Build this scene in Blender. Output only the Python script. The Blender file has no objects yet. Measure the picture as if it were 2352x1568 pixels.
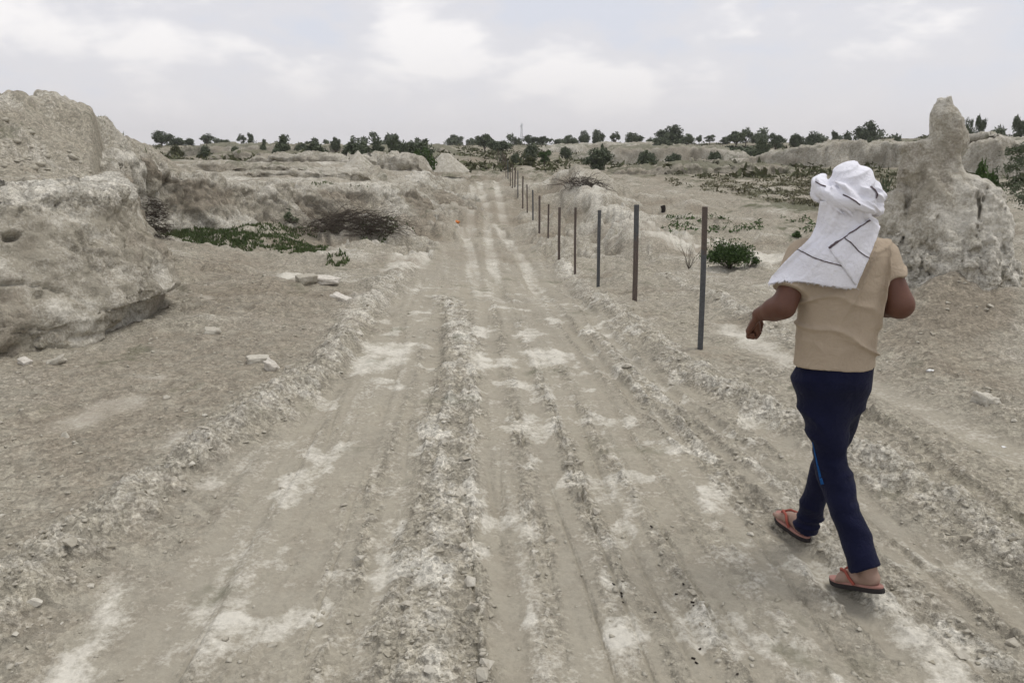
import bpy, math, random
import numpy as np
from mathutils import Vector, Matrix

random.seed(7)
RNG = np.random.default_rng(11)
SC = bpy.context.scene
COL = SC.collection
R = math.radians

# ------------------------------------------------------------------ camera
CAM_H = 1.72
PITCH = R(13.7)
F = 1775.0                 # focal length in pixels of a 2352 px wide picture
cam_data = bpy.data.cameras.new('camera')
cam_data.sensor_width = 36.0
cam_data.lens = F / 2352.0 * 36.0
cam_data.clip_start = 0.05
cam_data.clip_end = 20000
cam = bpy.data.objects.new('camera', cam_data)
COL.objects.link(cam)
cam.location = (0, 0, CAM_H)
cam.rotation_euler = (math.pi / 2 - PITCH, 0, 0)
SC.camera = cam

# ------------------------------------------------------------------ sky and sun
SUN_EL, SUN_AZ = R(66), R(72)      # azimuth measured clockwise from +Y (the view) to +X (right)
world = bpy.data.worlds.new('World')
SC.world = world
world.use_nodes = True
wn = world.node_tree.nodes
wl = world.node_tree.links
wn.clear()
w_out = wn.new('ShaderNodeOutputWorld')
w_bg = wn.new('ShaderNodeBackground')
w_bg.inputs['Strength'].default_value = 0.1
sky = wn.new('ShaderNodeTexSky')
sky.sky_type = 'NISHITA'
sky.sun_disc = False
sky.sun_elevation = SUN_EL
sky.sun_rotation = SUN_AZ
sky.air_density = 1.0
sky.dust_density = 3.0
sky.ozone_density = 1.0
# high thin veil of cloud: the view direction is projected on a flat cloud deck
geo = wn.new('ShaderNodeTexCoord')
sep = wn.new('ShaderNodeSeparateXYZ')
wl.new(geo.outputs['Generated'], sep.inputs[0])
stre = wn.new('ShaderNodeCombineXYZ')
zmul = wn.new('ShaderNodeMath'); zmul.operation = 'MULTIPLY'; zmul.inputs[1].default_value = 2.3
wl.new(sep.outputs['Z'], zmul.inputs[0])
wl.new(sep.outputs['X'], stre.inputs[0]); wl.new(sep.outputs['Y'], stre.inputs[1]); wl.new(zmul.outputs[0], stre.inputs[2])
mapc = wn.new('ShaderNodeMapping')
mapc.inputs['Location'].default_value = (0.35, 0.2, 0.62)
wl.new(stre.outputs[0], mapc.inputs[0])
cn = wn.new('ShaderNodeTexNoise')
cn.inputs['Scale'].default_value = 5.2
cn.inputs['Detail'].default_value = 7
cn.inputs['Roughness'].default_value = 0.5
cn.inputs['Distortion'].default_value = 0.15
wl.new(mapc.outputs[0], cn.inputs['Vector'])
cr = wn.new('ShaderNodeValToRGB')
cr.color_ramp.interpolation = 'EASE'
cr.color_ramp.elements[0].position = 0.40
cr.color_ramp.elements[0].color = (6.75, 6.95, 7.65, 1)
cr.color_ramp.elements[1].position = 0.63
cr.color_ramp.elements[1].color = (9.3, 9.05, 9.0, 1)
e = cr.color_ramp.elements.new(0.50); e.color = (7.2, 7.15, 7.5, 1)
wl.new(cn.outputs['Fac'], cr.inputs[0])
# the lower air is filled with dust: clouds fade into it towards the horizon
hz = wn.new('ShaderNodeMapRange'); hz.interpolation_type = 'SMOOTHSTEP'
hz.inputs['From Min'].default_value = 0.0; hz.inputs['From Max'].default_value = 0.15
hz.inputs['To Min'].default_value = 0.05; hz.inputs['To Max'].default_value = 1.0
wl.new(sep.outputs['Z'], hz.inputs['Value'])
dust = wn.new('ShaderNodeMix'); dust.data_type = 'RGBA'
dust.inputs['A'].default_value = (7.35, 7.15, 7.30, 1)
wl.new(hz.outputs[0], dust.inputs['Factor']); wl.new(cr.outputs[0], dust.inputs['B'])
wmix = wn.new('ShaderNodeMix'); wmix.data_type = 'RGBA'
wmix.inputs['Factor'].default_value = 0.93
wl.new(sky.outputs[0], wmix.inputs['A'])
wl.new(dust.outputs['Result'], wmix.inputs['B'])
wl.new(wmix.outputs['Result'], w_bg.inputs['Color'])
wl.new(w_bg.outputs[0], w_out.inputs['Surface'])

sun_data = bpy.data.lights.new('sun', 'SUN')
sun_data.energy = 1.4
sun_data.angle = R(26)
sun_data.color = (1.0, 0.96, 0.90)
sun = bpy.data.objects.new('sun', sun_data)
COL.objects.link(sun)
sdir = Vector((math.sin(SUN_AZ) * math.cos(SUN_EL), math.cos(SUN_AZ) * math.cos(SUN_EL), math.sin(SUN_EL)))
sun.rotation_euler = (-sdir).to_track_quat('-Z', 'Y').to_euler()
sun.location = (20, 10, 40)

SC.view_settings.view_transform = 'Standard'
SC.view_settings.look = 'None'
SC.view_settings.exposure = 0.15
SC.view_settings.gamma = 1.0
SC.view_settings.use_curve_mapping = False
SC.render.engine = 'CYCLES'
SC.cycles.use_denoising = True
SC.cycles.use_adaptive_sampling = True
SC.cycles.adaptive_threshold = 0.025
SC.cycles.max_bounces = 4
SC.cycles.diffuse_bounces = 3
SC.cycles.volume_bounces = 0

# ------------------------------------------------------------------ helpers
CP, SP = math.cos(PITCH), math.sin(PITCH)

def ray(px, py):
    dx = (px - 1176.0) / F
    dy = (784.0 - py) / F
    return np.array([dx, CP + dy * SP, -SP + dy * CP])

def P(px, py, depth):
    """measured picture point + estimated distance -> place in the world"""
    d = ray(px, py)
    t = depth / d[1]
    return np.array([d[0] * t, depth, CAM_H + d[2] * t])

def sstep(a, b, x):
    t = np.clip((x - a) / (b - a), 0, 1)
    return t * t * (3 - 2 * t)

def _hash(ix, iy, iz, seed):
    ix, iy, iz = np.atleast_1d(ix), np.atleast_1d(iy), np.atleast_1d(iz)
    h = (ix.astype(np.uint32) * np.uint32(374761393) + iy.astype(np.uint32) * np.uint32(668265263)
         + iz.astype(np.uint32) * np.uint32(2147483647) + np.uint32((seed * 1274126177) & 0xffffffff))
    h = (h ^ (h >> np.uint32(13))) * np.uint32(1274126177)
    h = (h ^ (h >> np.uint32(16))) * np.uint32(2246822519)
    return h ^ (h >> np.uint32(15))

def rnd2(ix, iy, seed):
    return _hash(ix, iy, ix * 0 + 17, seed).astype(np.float32) / np.float32(4294967295.0)

def vnoise2(x, y, seed=0):
    """gradient noise in 2D, about -1..1"""
    x = np.asarray(x, np.float32); y = np.asarray(y, np.float32)
    fx = np.floor(x); fy = np.floor(y)
    ix = fx.astype(np.int32); iy = fy.astype(np.int32)
    x = x - fx; y = y - fy
    u = x * x * x * (x * (x * 6 - 15) + 10)
    v = y * y * y * (y * (y * 6 - 15) + 10)
    def g(a, b):
        an = rnd2(ix + a, iy + b, seed) * np.float32(6.2831853)
        return np.cos(an) * (x - a) + np.sin(an) * (y - b)
    n0 = g(0, 0) * (1 - u) + g(1, 0) * u
    n1 = g(0, 1) * (1 - u) + g(1, 1) * u
    return (n0 * (1 - v) + n1 * v) * 1.5

def vnoise3(x, y, z, seed=0):
    x = np.asarray(x, np.float32); y = np.asarray(y, np.float32); z = np.asarray(z, np.float32)
    fx = np.floor(x); fy = np.floor(y); fz = np.floor(z)
    ix = fx.astype(np.int32); iy = fy.astype(np.int32); iz = fz.astype(np.int32)
    x = x - fx; y = y - fy; z = z - fz
    u = x * x * (3 - 2 * x); v = y * y * (3 - 2 * y); w = z * z * (3 - 2 * z)
    def g(a, b, c):
        return _hash(ix + a, iy + b, iz + c, seed).astype(np.float32) * np.float32(2 / 4294967295.0) - 1
    def l(a, b, t):
        return a + (b - a) * t
    x00 = l(g(0, 0, 0), g(1, 0, 0), u); x10 = l(g(0, 1, 0), g(1, 1, 0), u)
    x01 = l(g(0, 0, 1), g(1, 0, 1), u); x11 = l(g(0, 1, 1), g(1, 1, 1), u)
    return l(l(x00, x10, v), l(x01, x11, v), w)

def fbm2(x, y, seed=0, oct=4, gain=0.5):
    s = 0; a = 1.0; f = 1.0
    for i in range(oct):
        s = s + a * vnoise2(x * f + 13.7 * i, y * f - 7.1 * i, seed + i)
        a *= gain; f *= 2.03
    return s

def fbm3(x, y, z, seed=0, oct=4, gain=0.5):
    s = 0; a = 1.0; f = 1.0
    for i in range(oct):
        s = s + a * vnoise3(x * f + 13.7 * i, y * f - 7.1 * i, z * f + 3.3 * i, seed + i)
        a *= gain; f *= 2.03
    return s

def clods(x, y, size, seed, density):
    """dome-shaped lumps scattered on a jittered grid: height 0..1"""
    gx = x / size; gy = y / size
    ix = np.floor(gx).astype(np.int32); iy = np.floor(gy).astype(np.int32)
    out = np.zeros_like(gx)
    for a in (-1, 0, 1):
        for b in (-1, 0, 1):
            cx = ix + a; cy = iy + b
            jx = cx + rnd2(cx, cy, seed); jy = cy + rnd2(cx, cy, seed + 1)
            rr = 0.25 + 0.5 * rnd2(cx, cy, seed + 2) ** 1.5
            asp = 0.65 + 0.7 * rnd2(cx, cy, seed + 3)
            an = rnd2(cx, cy, seed + 4) * 3.14159
            ex = gx - jx; ey = gy - jy
            ca = np.cos(an); sa = np.sin(an)
            qx = (ex * ca + ey * sa) * asp; qy = (-ex * sa + ey * ca) / asp
            d2 = (qx * qx + qy * qy) / (rr * rr)
            on = rnd2(cx, cy, seed + 5) < density
            h = np.where(on, np.sqrt(np.clip(1 - d2, 0, 1)) * rr * 1.4, 0)
            out = np.maximum(out, h)
    return out

def cells3(x, y, z, size, seed):
    """broken blocks: (height of the block 0..1, closeness to a joint 0..1)"""
    gx = np.asarray(x, np.float32) / size; gy = np.asarray(y, np.float32) / size; gz_ = np.asarray(z, np.float32) / size
    ix = np.floor(gx).astype(np.int32); iy = np.floor(gy).astype(np.int32); iz = np.floor(gz_).astype(np.int32)
    f1 = np.full(gx.shape, 9.0, np.float32); f2 = f1.copy(); hh = np.zeros(gx.shape, np.float32)
    k = np.float32(1 / 4294967295.0)
    for a in (-1, 0, 1):
        for b in (-1, 0, 1):
            for c in (-1, 0, 1):
                cx, cy, cz = ix + a, iy + b, iz + c
                h0 = _hash(cx, cy, cz, seed)
                jx = (h0 & np.uint32(1023)).astype(np.float32) / 1023; jy = ((h0 >> np.uint32(10)) & np.uint32(1023)).astype(np.float32) / 1023
                jz = ((h0 >> np.uint32(20)) & np.uint32(1023)).astype(np.float32) / 1023
                d = np.sqrt((gx - cx - jx) ** 2 + (gy - cy - jy) ** 2 + (gz_ - cz - jz) ** 2)
                hv = _hash(cx, cy, cz, seed + 7).astype(np.float32) * k
                m = d < f1
                f2 = np.where(m, f1, np.minimum(f2, d)); hh = np.where(m, hv, hh); f1 = np.where(m, d, f1)
    return hh, np.clip(1 - (f2 - f1) * 3.2, 0, 1)

def blocks(x, y, z, size, seed):
    """displacement of a face made of broken blocks, about -.6..+.5"""
    w = size * .25
    h, j = cells3(x + w * vnoise3(x / size * 2, y / size * 2, z / size * 2, seed + 3), y, z + w * vnoise3(z / size * 2, x / size * 2, y / size * 2, seed + 4), size, seed)
    return h - .5 - .45 * j * j

def pdist(x, y, poly):
    """distance to a polyline, and the position along it (0..1), for arrays of points"""
    poly = np.asarray(poly, float)
    best = np.full(x.shape, 1e9); par = np.zeros(x.shape); side = np.zeros(x.shape)
    seg = np.linalg.norm(np.diff(poly, axis=0), axis=1); cum = np.concatenate([[0], np.cumsum(seg)])
    for i in range(len(poly) - 1):
        ax, ay = poly[i][:2]; bx, by = poly[i + 1][:2]
        ex, ey = bx - ax, by - ay
        L2 = ex * ex + ey * ey + 1e-12
        t = np.clip(((x - ax) * ex + (y - ay) * ey) / L2, 0, 1)
        qx = x - ax - t * ex; qy = y - ay - t * ey
        d = np.sqrt(qx * qx + qy * qy)
        m = d < best
        best = np.where(m, d, best)
        par = np.where(m, (cum[i] + t * seg[i]) / cum[-1], par)
        side = np.where(m, np.sign(ex * qy - ey * qx), side)
    return best, par, side

def inside(x, y, poly):
    c = np.zeros(x.shape, bool)
    n = len(poly)
    for i in range(n):
        x0, y0 = poly[i]; x1, y1 = poly[(i + 1) % n]
        if y0 == y1:
            continue
        m = ((y0 > y) != (y1 > y)) & (x < (x1 - x0) * (y - y0) / (y1 - y0) + x0)
        c ^= m
    return c

def mesh_np(name, verts, faces, mat, parent=None, smooth=True, attrs=None):
    """numpy verts (n,3) and faces (m,k) -> linked mesh object"""
    verts = np.ascontiguousarray(verts, np.float32); faces = np.ascontiguousarray(faces, np.int32)
    me = bpy.data.meshes.new(name)
    me.vertices.add(len(verts)); me.vertices.foreach_set('co', verts.ravel())
    k = faces.shape[1]
    me.loops.add(faces.size); me.loops.foreach_set('vertex_index', faces.ravel())
    me.polygons.add(len(faces))
    me.polygons.foreach_set('loop_start', np.arange(0, faces.size, k, dtype=np.int32))
    me.polygons.foreach_set('loop_total', np.full(len(faces), k, np.int32))
    if smooth:
        me.polygons.foreach_set('use_smooth', np.ones(len(faces), bool))
    for an, av in (attrs or {}).items():
        at = me.attributes.new(an, 'FLOAT', 'POINT')
        at.data.foreach_set('value', np.ascontiguousarray(av, np.float32).ravel())
    me.update(calc_edges=True)
    me.validate(verbose=False)
    o = bpy.data.objects.new(name, me)
    COL.objects.link(o)
    if mat is not None:
        me.materials.append(mat)
    if parent is not None:
        o.parent = parent
    return o

def tag(o, label=None, cat=None, group=None, kind=None):
    if label: o['label'] = label
    if cat: o['category'] = cat
    if group: o['group'] = group
    if kind: o['kind'] = kind
    return o

def empty(name, loc):
    o = bpy.data.objects.new(name, None)
    o.empty_display_size = 0.2
    o.location = [float(c) for c in loc]
    COL.objects.link(o)
    return o

def keep_world(o, parent):
    """parent a mesh that was modelled in world space"""
    o.parent = parent
    o.matrix_parent_inverse = Matrix.Translation(-Vector(parent.location))

def grid_faces(nu, nv, wrap_u=False):
    """vertex index = i*nv + j"""
    i = np.arange(nu if wrap_u else nu - 1); j = np.arange(nv - 1)
    I, J = np.meshgrid(i, j, indexing='ij')
    I2 = (I + 1) % nu
    return np.stack([I * nv + J, I2 * nv + J, I2 * nv + J + 1, I * nv + J + 1], -1).reshape(-1, 4)

def surface_net(f, org, h):
    """naive surface nets on a sampled field (negative inside) -> verts, quads"""
    s = f < 0
    nx, ny, nz = f.shape
    cnt = np.zeros((nx - 1, ny - 1, nz - 1), np.int8)
    for a in (0, 1):
        for b in (0, 1):
            for c in (0, 1):
                cnt += s[a:nx - 1 + a, b:ny - 1 + b, c:nz - 1 + c]
    act = (cnt > 0) & (cnt < 8)
    idx = np.full(act.shape, -1, np.int64)
    ci = np.argwhere(act)
    idx[act] = np.arange(len(ci))
    acc = np.zeros((len(ci), 3)); n = np.zeros(len(ci))
    corners = [(a, b, c) for a in (0, 1) for b in (0, 1) for c in (0, 1)]
    for p in corners:
        for ax in range(3):
            if p[ax] == 0:
                q = list(p); q[ax] = 1
                f0 = f[ci[:, 0] + p[0], ci[:, 1] + p[1], ci[:, 2] + p[2]]
                f1 = f[ci[:, 0] + q[0], ci[:, 1] + q[1], ci[:, 2] + q[2]]
                m = (f0 < 0) != (f1 < 0)
                t = np.where(m, f0 / np.where(m, f0 - f1, 1), 0)
                pos = np.tile(np.array(p, float), (len(ci), 1)); pos[:, ax] += t
                acc += pos * m[:, None]; n += m
    v = (ci + acc / n[:, None]) * h + np.asarray(org)
    quads = []
    for ax in range(3):
        o1, o2 = [(1, 2), (2, 0), (0, 1)][ax]
        sl0 = [slice(None)] * 3; sl1 = [slice(None)] * 3
        sl0[ax] = slice(0, -1); sl1[ax] = slice(1, None)
        for o in (o1, o2):
            sl0[o] = slice(1, -1); sl1[o] = slice(1, -1)
        A = s[tuple(sl0)]; B = s[tuple(sl1)]
        e = np.argwhere(A != B)
        if len(e) == 0:
            continue
        flip = A[e[:, 0], e[:, 1], e[:, 2]]
        e = e.copy(); e[:, o1] += 1; e[:, o2] += 1
        def at(d1, d2):
            q = e.copy(); q[:, o1] += d1; q[:, o2] += d2
            return idx[q[:, 0], q[:, 1], q[:, 2]]
        q = np.stack([at(-1, -1), at(0, -1), at(0, 0), at(-1, 0)], -1)
        q[~flip] = q[~flip][:, ::-1]
        quads.append(q)
    q = np.concatenate(quads)
    return v, q[(q >= 0).all(1)]

def sample(fun, lo, hi, h):
    lo = np.asarray(lo, float); hi = np.asarray(hi, float)
    ax = [np.arange(lo[i], hi[i] + h, h) for i in range(3)]
    X, Y, Z = np.meshgrid(*ax, indexing='ij')
    return surface_net(fun(X, Y, Z).astype(np.float32), lo, h)

def cap(X, Y, Z, a, b, ra, rb):
    """tapered capsule"""
    a = np.asarray(a, float); b = np.asarray(b, float); d = b - a
    t = np.clip(((X - a[0]) * d[0] + (Y - a[1]) * d[1] + (Z - a[2]) * d[2]) / (d @ d + 1e-12), 0, 1)
    return np.sqrt((X - a[0] - t * d[0]) ** 2 + (Y - a[1] - t * d[1]) ** 2 + (Z - a[2] - t * d[2]) ** 2) - (ra + (rb - ra) * t)

def ell(X, Y, Z, c, r):
    k = np.sqrt(((X - c[0]) / r[0]) ** 2 + ((Y - c[1]) / r[1]) ** 2 + ((Z - c[2]) / r[2]) ** 2)
    return (k - 1) * min(r)

def smin(a, b, k):
    h = np.clip(0.5 + 0.5 * (b - a) / k, 0, 1)
    return b + (a - b) * h - k * h * (1 - h)

# ------------------------------------------------------------------ materials
def new_mat(name, rough=0.95, spec=0.15):
    m = bpy.data.materials.new(name)
    m.use_nodes = True
    nt = m.node_tree
    b = nt.nodes['Principled BSDF']
    b.inputs['Roughness'].default_value = rough
    b.inputs['Specular IOR Level'].default_value = spec
    return m, nt, b

def nd(nt, t, **kw):
    n = nt.nodes.new(t)
    for k, v in kw.items():
        setattr(n, k, v)
    return n

def noise(nt, vec, scale, detail=4, rough=0.55, dist=0.0):
    n = nd(nt, 'ShaderNodeTexNoise')
    n.inputs['Scale'].default_value = scale
    n.inputs['Detail'].default_value = detail
    n.inputs['Roughness'].default_value = rough
    n.inputs['Distortion'].default_value = dist
    nt.links.new(vec, n.inputs['Vector'])
    return n.outputs['Fac']

def mapr(nt, val, a, b, c=0.0, d=1.0):
    n = nd(nt, 'ShaderNodeMapRange')
    n.inputs['From Min'].default_value = a; n.inputs['From Max'].default_value = b
    n.inputs['To Min'].default_value = c; n.inputs['To Max'].default_value = d
    nt.links.new(val, n.inputs['Value'])
    return n.outputs['Result']

def mixc(nt, fac, a, b):
    n = nd(nt, 'ShaderNodeMix', data_type='RGBA')
    for k, v in (('Factor', fac), ('A', a), ('B', b)):
        if isinstance(v, bpy.types.NodeSocket):
            nt.links.new(v, n.inputs[k])
        elif isinstance(v, (int, float)):
            n.inputs[k].default_value = v
        else:
            n.inputs[k].default_value = (*v, 1)
    return n.outputs['Result']

def math_(nt, op, a, b=None, clamp=False):
    n = nd(nt, 'ShaderNodeMath', operation=op, use_clamp=clamp)
    for i, v in enumerate((a, b)):
        if v is None:
            continue
        if isinstance(v, bpy.types.NodeSocket):
            nt.links.new(v, n.inputs[i])
        else:
            n.inputs[i].default_value = v
    return n.outputs[0]

def bump(nt, b, h, strength, dist):
    n = nd(nt, 'ShaderNodeBump')
    n.inputs['Strength'].default_value = strength
    n.inputs['Distance'].default_value = dist
    nt.links.new(h, n.inputs['Height'])
    nt.links.new(n.outputs[0], b.inputs['Normal'])
    return n

def attr(nt, name):
    return nd(nt, 'ShaderNodeAttribute', attribute_name=name).outputs['Fac']

def pos(nt):
    return nd(nt, 'ShaderNodeNewGeometry').outputs['Position']

def objc(nt):
    return nd(nt, 'ShaderNodeTexCoord').outputs['Object']

def orand(nt):
    return nd(nt, 'ShaderNodeObjectInfo').outputs['Random']

TAN = (0.345, 0.318, 0.254)
PALE = (0.585, 0.560, 0.488)
BROWN = (0.240, 0.207, 0.158)
DAMP = (0.255, 0.225, 0.180)

def earth_mat(name, with_attr, scale=1.0, tint=(1, 1, 1), relief=0.0, chunk=21.0):
    """dry silty clay: tan crust, pale salty patches, browner loose soil"""
    m, nt, b = new_mat(name, 0.97, 0.08)
    p = pos(nt)
    n_big = noise(nt, p, 0.9 * scale, 3, 0.6)
    n_mid = noise(nt, p, 6.0 * scale, 4, 0.65)
    n_fine = noise(nt, p, 42.0 * scale, 3, 0.7)
    n_grit = noise(nt, p, 190.0 * scale, 1, 0.6)
    c = mixc(nt, mapr(nt, n_big, 0.35, 0.65), TAN, tuple(0.86 * t + 0.02 for t in TAN))
    c = mixc(nt, mapr(nt, n_mid, 0.42, 0.75, 0, 0.55), c, BROWN)
    if with_attr:
        pale = attr(nt, 'pale'); brown = attr(nt, 'brown')
        pn = math_(nt, 'ADD', pale, mapr(nt, n_mid, 0.3, 0.7, -0.42, 0.42))
        pn = math_(nt, 'ADD', pn, mapr(nt, n_fine, 0.3, 0.7, -0.28, 0.28))
        c = mixc(nt, mapr(nt, pn, 0.28, 1.05, 0, 0.95), c, PALE)
        bn = math_(nt, 'ADD', brown, mapr(nt, n_mid, 0.3, 0.7, -0.3, 0.3))
        c = mixc(nt, mapr(nt, bn, 0.3, 0.9, 0, 0.75), c, BROWN)
    else:
        c = mixc(nt, mapr(nt, noise(nt, p, 2.3 * scale, 5, 0.6), 0.5, 0.72, 0, 0.7), c, PALE)
    f = mapr(nt, n_fine, 0.3, 0.72, 0.74, 1.20)
    g = mapr(nt, n_grit, 0.3, 0.7, 0.86, 1.12)
    k = math_(nt, 'MULTIPLY', f, g)
    # clods differ in colour from one to the next
    amt = attr(nt, 'rough') if with_attr else None
    if amt is not None:
        k = math_(nt, 'ADD', math_(nt, 'MULTIPLY', math_(nt, 'SUBTRACT', k, 1.0), mapr(nt, amt, .06, .6, .28, 1.0)), 1.0)
    wv = nd(nt, 'ShaderNodeTexNoise'); wv.inputs['Scale'].default_value = chunk * 1.3; wv.inputs['Detail'].default_value = 1
    nt.links.new(p, wv.inputs['Vector'])
    ws = nd(nt, 'ShaderNodeVectorMath', operation='SCALE'); ws.inputs['Scale'].default_value = .6 / chunk
    nt.links.new(wv.outputs['Color'], ws.inputs[0])
    dv = nd(nt, 'ShaderNodeVectorMath', operation='ADD')
    nt.links.new(p, dv.inputs[0]); nt.links.new(ws.outputs[0], dv.inputs[1])
    for sc_, w_ in ((chunk, .25), (chunk * 2.6, .20)):
        vo = nd(nt, 'ShaderNodeTexVoronoi'); vo.inputs['Scale'].default_value = sc_
        nt.links.new(dv.outputs[0], vo.inputs['Vector'])
        sx = nd(nt, 'ShaderNodeSeparateColor'); nt.links.new(vo.outputs['Color'], sx.inputs[0])
        v = mapr(nt, sx.outputs[0], 0, 1, -w_, w_)
        if amt is not None:
            v = math_(nt, 'MULTIPLY', v, mapr(nt, amt, .08, .75, .12, 1.0))
        k = math_(nt, 'MULTIPLY', k, math_(nt, 'ADD', v, 1.0))
    vm = nd(nt, 'ShaderNodeVectorMath', operation='SCALE')
    nt.links.new(c, vm.inputs[0]); nt.links.new(k, vm.inputs['Scale'])
    vt = nd(nt, 'ShaderNodeVectorMath', operation='MULTIPLY')
    nt.links.new(vm.outputs[0], vt.inputs[0]); vt.inputs[1].default_value = tint
    nt.links.new(vt.outputs[0], b.inputs['Base Color'])
    h = math_(nt, 'MULTIPLY', n_fine, 1.0)
    if relief:
        h = math_(nt, 'ADD', h, math_(nt, 'MULTIPLY', noise(nt, p, 11.0, 3, 0.7), relief))
    if with_attr:
        h = math_(nt, 'MULTIPLY', h, mapr(nt, attr(nt, 'rough'), .06, .6, .35, 1.0))
    bump(nt, b, h, 0.9, 0.022 / scale)
    return m
# ------------------------------------------------------------------ the lie of the land
# fence posts: picture x, top y, base y (2352-wide picture), distance
POSTS_PX = [(1608, 475, 810), (1459, 470, 700), (1373.5, 483, 663), (1320.5, 477, 637), (1285.2, 476.5, 605.8),
            (1259, 469, 576), (1239.5, 449.5, 556), (1223.8, 436.5, 528), (1210.6, 424, 507), (1201, 405, 476),
            (1189.8, 392, 454), (1183.2, 385, 444.8), (1177.3, 378, 436.6), (1172.2, 375, 429.5), (1166.8, 368, 412),
            (1162, 358, 406), (1158.4, 353, 398), (1154, 348.5, 390), (1150.5, 346.5, 385), (1146.5, 346, 381),
            (1143, 347.5, 377), (1139.5, 350, 374), (1133.5, 351.5, 370)]
POST_D = [6.63 + 2.72 * i for i in range(len(POSTS_PX))]
for i in range(15, len(POSTS_PX)):
    POST_D[i] = POST_D[14] + (i - 14) * 3.0
POST_W = [P(px, b, d) for (px, t, b), d in zip(POSTS_PX, POST_D)]

CTRL = [tuple(w) for w in POST_W]
CTRL += [(0, 1.5, 0), (-2, 2, 0), (2, 2, 0), (-3, 5, 0), (0, 5, 0), (3.2, 4.5, 0), (-5, 5, .05), (5.5, 5.5, .1),
         (-1, 8, -.06), (-1, 12, -.3), (-1, 17, -.66), (-1.2, 22, -.8), (-1.5, 27, -.62), (-2, 34, -.25),
         (-2.5, 45, .25), (-3, 55, .6), (-3.2, 9, -.02), (-2.6, 12, -.2), (-5, 14, -.15), (-6.5, 16.5, -.15),
         (-3, 17.5, -.45), (-5.5, 21, -.3), (-3.2, 23, -.55), (4.5, 8, .08), (7, 9, .15), (3, 9, -.1), (3.5, 12, -.3), (6, 13, -.3), (3, 18, -.62),
         (6, 18, -.62), (5, 24, -.55), (10, 22, -.42), (12, 30, -.15), (6, 32, -.1), (15, 40, .1), (8, 42, .05),
         (3, 45, .2), (20, 50, .15), (8, 50, .18), (30, 48, .3), (25, 72, .4), (45, 60, .6), (12, 85, .55), (35, 88, .7), (-20, 48, .9), (-35, 48, 1.0), (-15, 66, 1.05),
         (-45, 66, 1.1), (-20, 93, 1.45), (-60, 90, 1.5), (0, 93, 1.3), (-10, 20, .2), (-12, 30, .4), (-25, 30, .6), (-20, 15, .2), (0, 75, .9)]
for th in (-45, -30, -15, 0, 15, 30, 45):
    zr = 2.9 + (1.3 if th > 25 else 0.35 if th > 10 else 0)
    CTRL += [(118 * math.sin(R(th)), 118 * math.cos(R(th)), 1.6 + (.6 if th > 25 else 0)), (150 * math.sin(R(th)), 150 * math.cos(R(th)), zr), (210 * math.sin(R(th)), 210 * math.cos(R(th)), zr - .2),
             (420 * math.sin(R(th)), 420 * math.cos(R(th)), 0.0)]
CTRL = np.array(CTRL)

def _dom(x, y):
    th = np.clip(np.arctan2(x, np.maximum(y, 0.01)), R(-52), R(52))
    r = np.clip(np.sqrt(x * x + y * y), 1.5, 420)
    return th * 2.6, np.log(r)

_cu, _cv = _dom(CTRL[:, 0], CTRL[:, 1])
def _tps(du, dv):
    r2 = du * du + dv * dv
    return np.where(r2 > 1e-9, r2 * np.log(np.maximum(r2, 1e-9)), 0)
_n = len(CTRL)
_A = np.zeros((_n + 3, _n + 3))
_A[:_n, :_n] = _tps(_cu[:, None] - _cu[None], _cv[:, None] - _cv[None]) + np.eye(_n) * 0.004
_A[:_n, _n] = 1; _A[:_n, _n + 1] = _cu; _A[:_n, _n + 2] = _cv
_A[_n:, :_n] = _A[:_n, _n:].T
_w = np.linalg.solve(_A, np.concatenate([CTRL[:, 2], [0, 0, 0]]))

def zb(x, y):
    """large-scale ground height"""
    x = np.asarray(x, float); y = np.asarray(y, float)
    u, v = _dom(x, y)
    z = _w[_n] + _w[_n + 1] * u + _w[_n + 2] * v
    for i in range(_n):
        z = z + _w[i] * _tps(u - _cu[i], v - _cv[i])
    r = np.sqrt(x * x + y * y)
    ang = np.abs(np.arctan2(x, y))
    z = z * sstep(1.2, 3.0, r) * (1 - sstep(R(60), R(110), ang) * sstep(0, 400, 400 - r))
    return z

def G(px, py):
    """picture point -> where that ray meets the large-scale ground"""
    d = ray(px, py)
    t = 0.5
    for k in range(4000):
        q = d * t
        if CAM_H + q[2] <= float(zb(q[0], q[1])) or t > 150:
            break
        t *= 1.01
    lo, hi = t / 1.01, t
    for k in range(12):
        m = 0.5 * (lo + hi); q = d * m
        if CAM_H + q[2] <= float(zb(q[0], q[1])):
            hi = m
        else:
            lo = m
    q = d * hi
    return (q[0], q[1])

def flatG(px, py):
    """same for the nearly level ground close by (fast)"""
    d = ray(px, py)
    t = CAM_H / max(-d[2], 1e-3)
    for k in range(6):
        q = d * t
        t = (CAM_H - float(zb(q[0], q[1]))) / max(-d[2], 1e-3)
        t = min(t, 60)
    q = d * t
    return (q[0], q[1])

def L(*pts):
    return [flatG(*p) for p in pts]

# plateau left of the track: its rim in plan (the near bluff, a recess, the long bench, the side along the track)
BENCH = [(-40, 2.0), (-12, 4.2), (-6.0, 5.95), (-4.75, 6.6), (-4.25, 7.1), (-3.95, 7.75), (-4.1, 8.6), (-5.0, 10.3), (-6.9, 14.2), (-8.1, 16.9),
         (-7.3, 19.3), (-6.5, 22.2), (-5.2, 23.7), (-4.0, 24.5), (-3.35, 26.5), (-3.3, 30), (-3.6, 34), (-4.4, 40), (-7, 46), (-14, 50), (-40, 52)]

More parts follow.
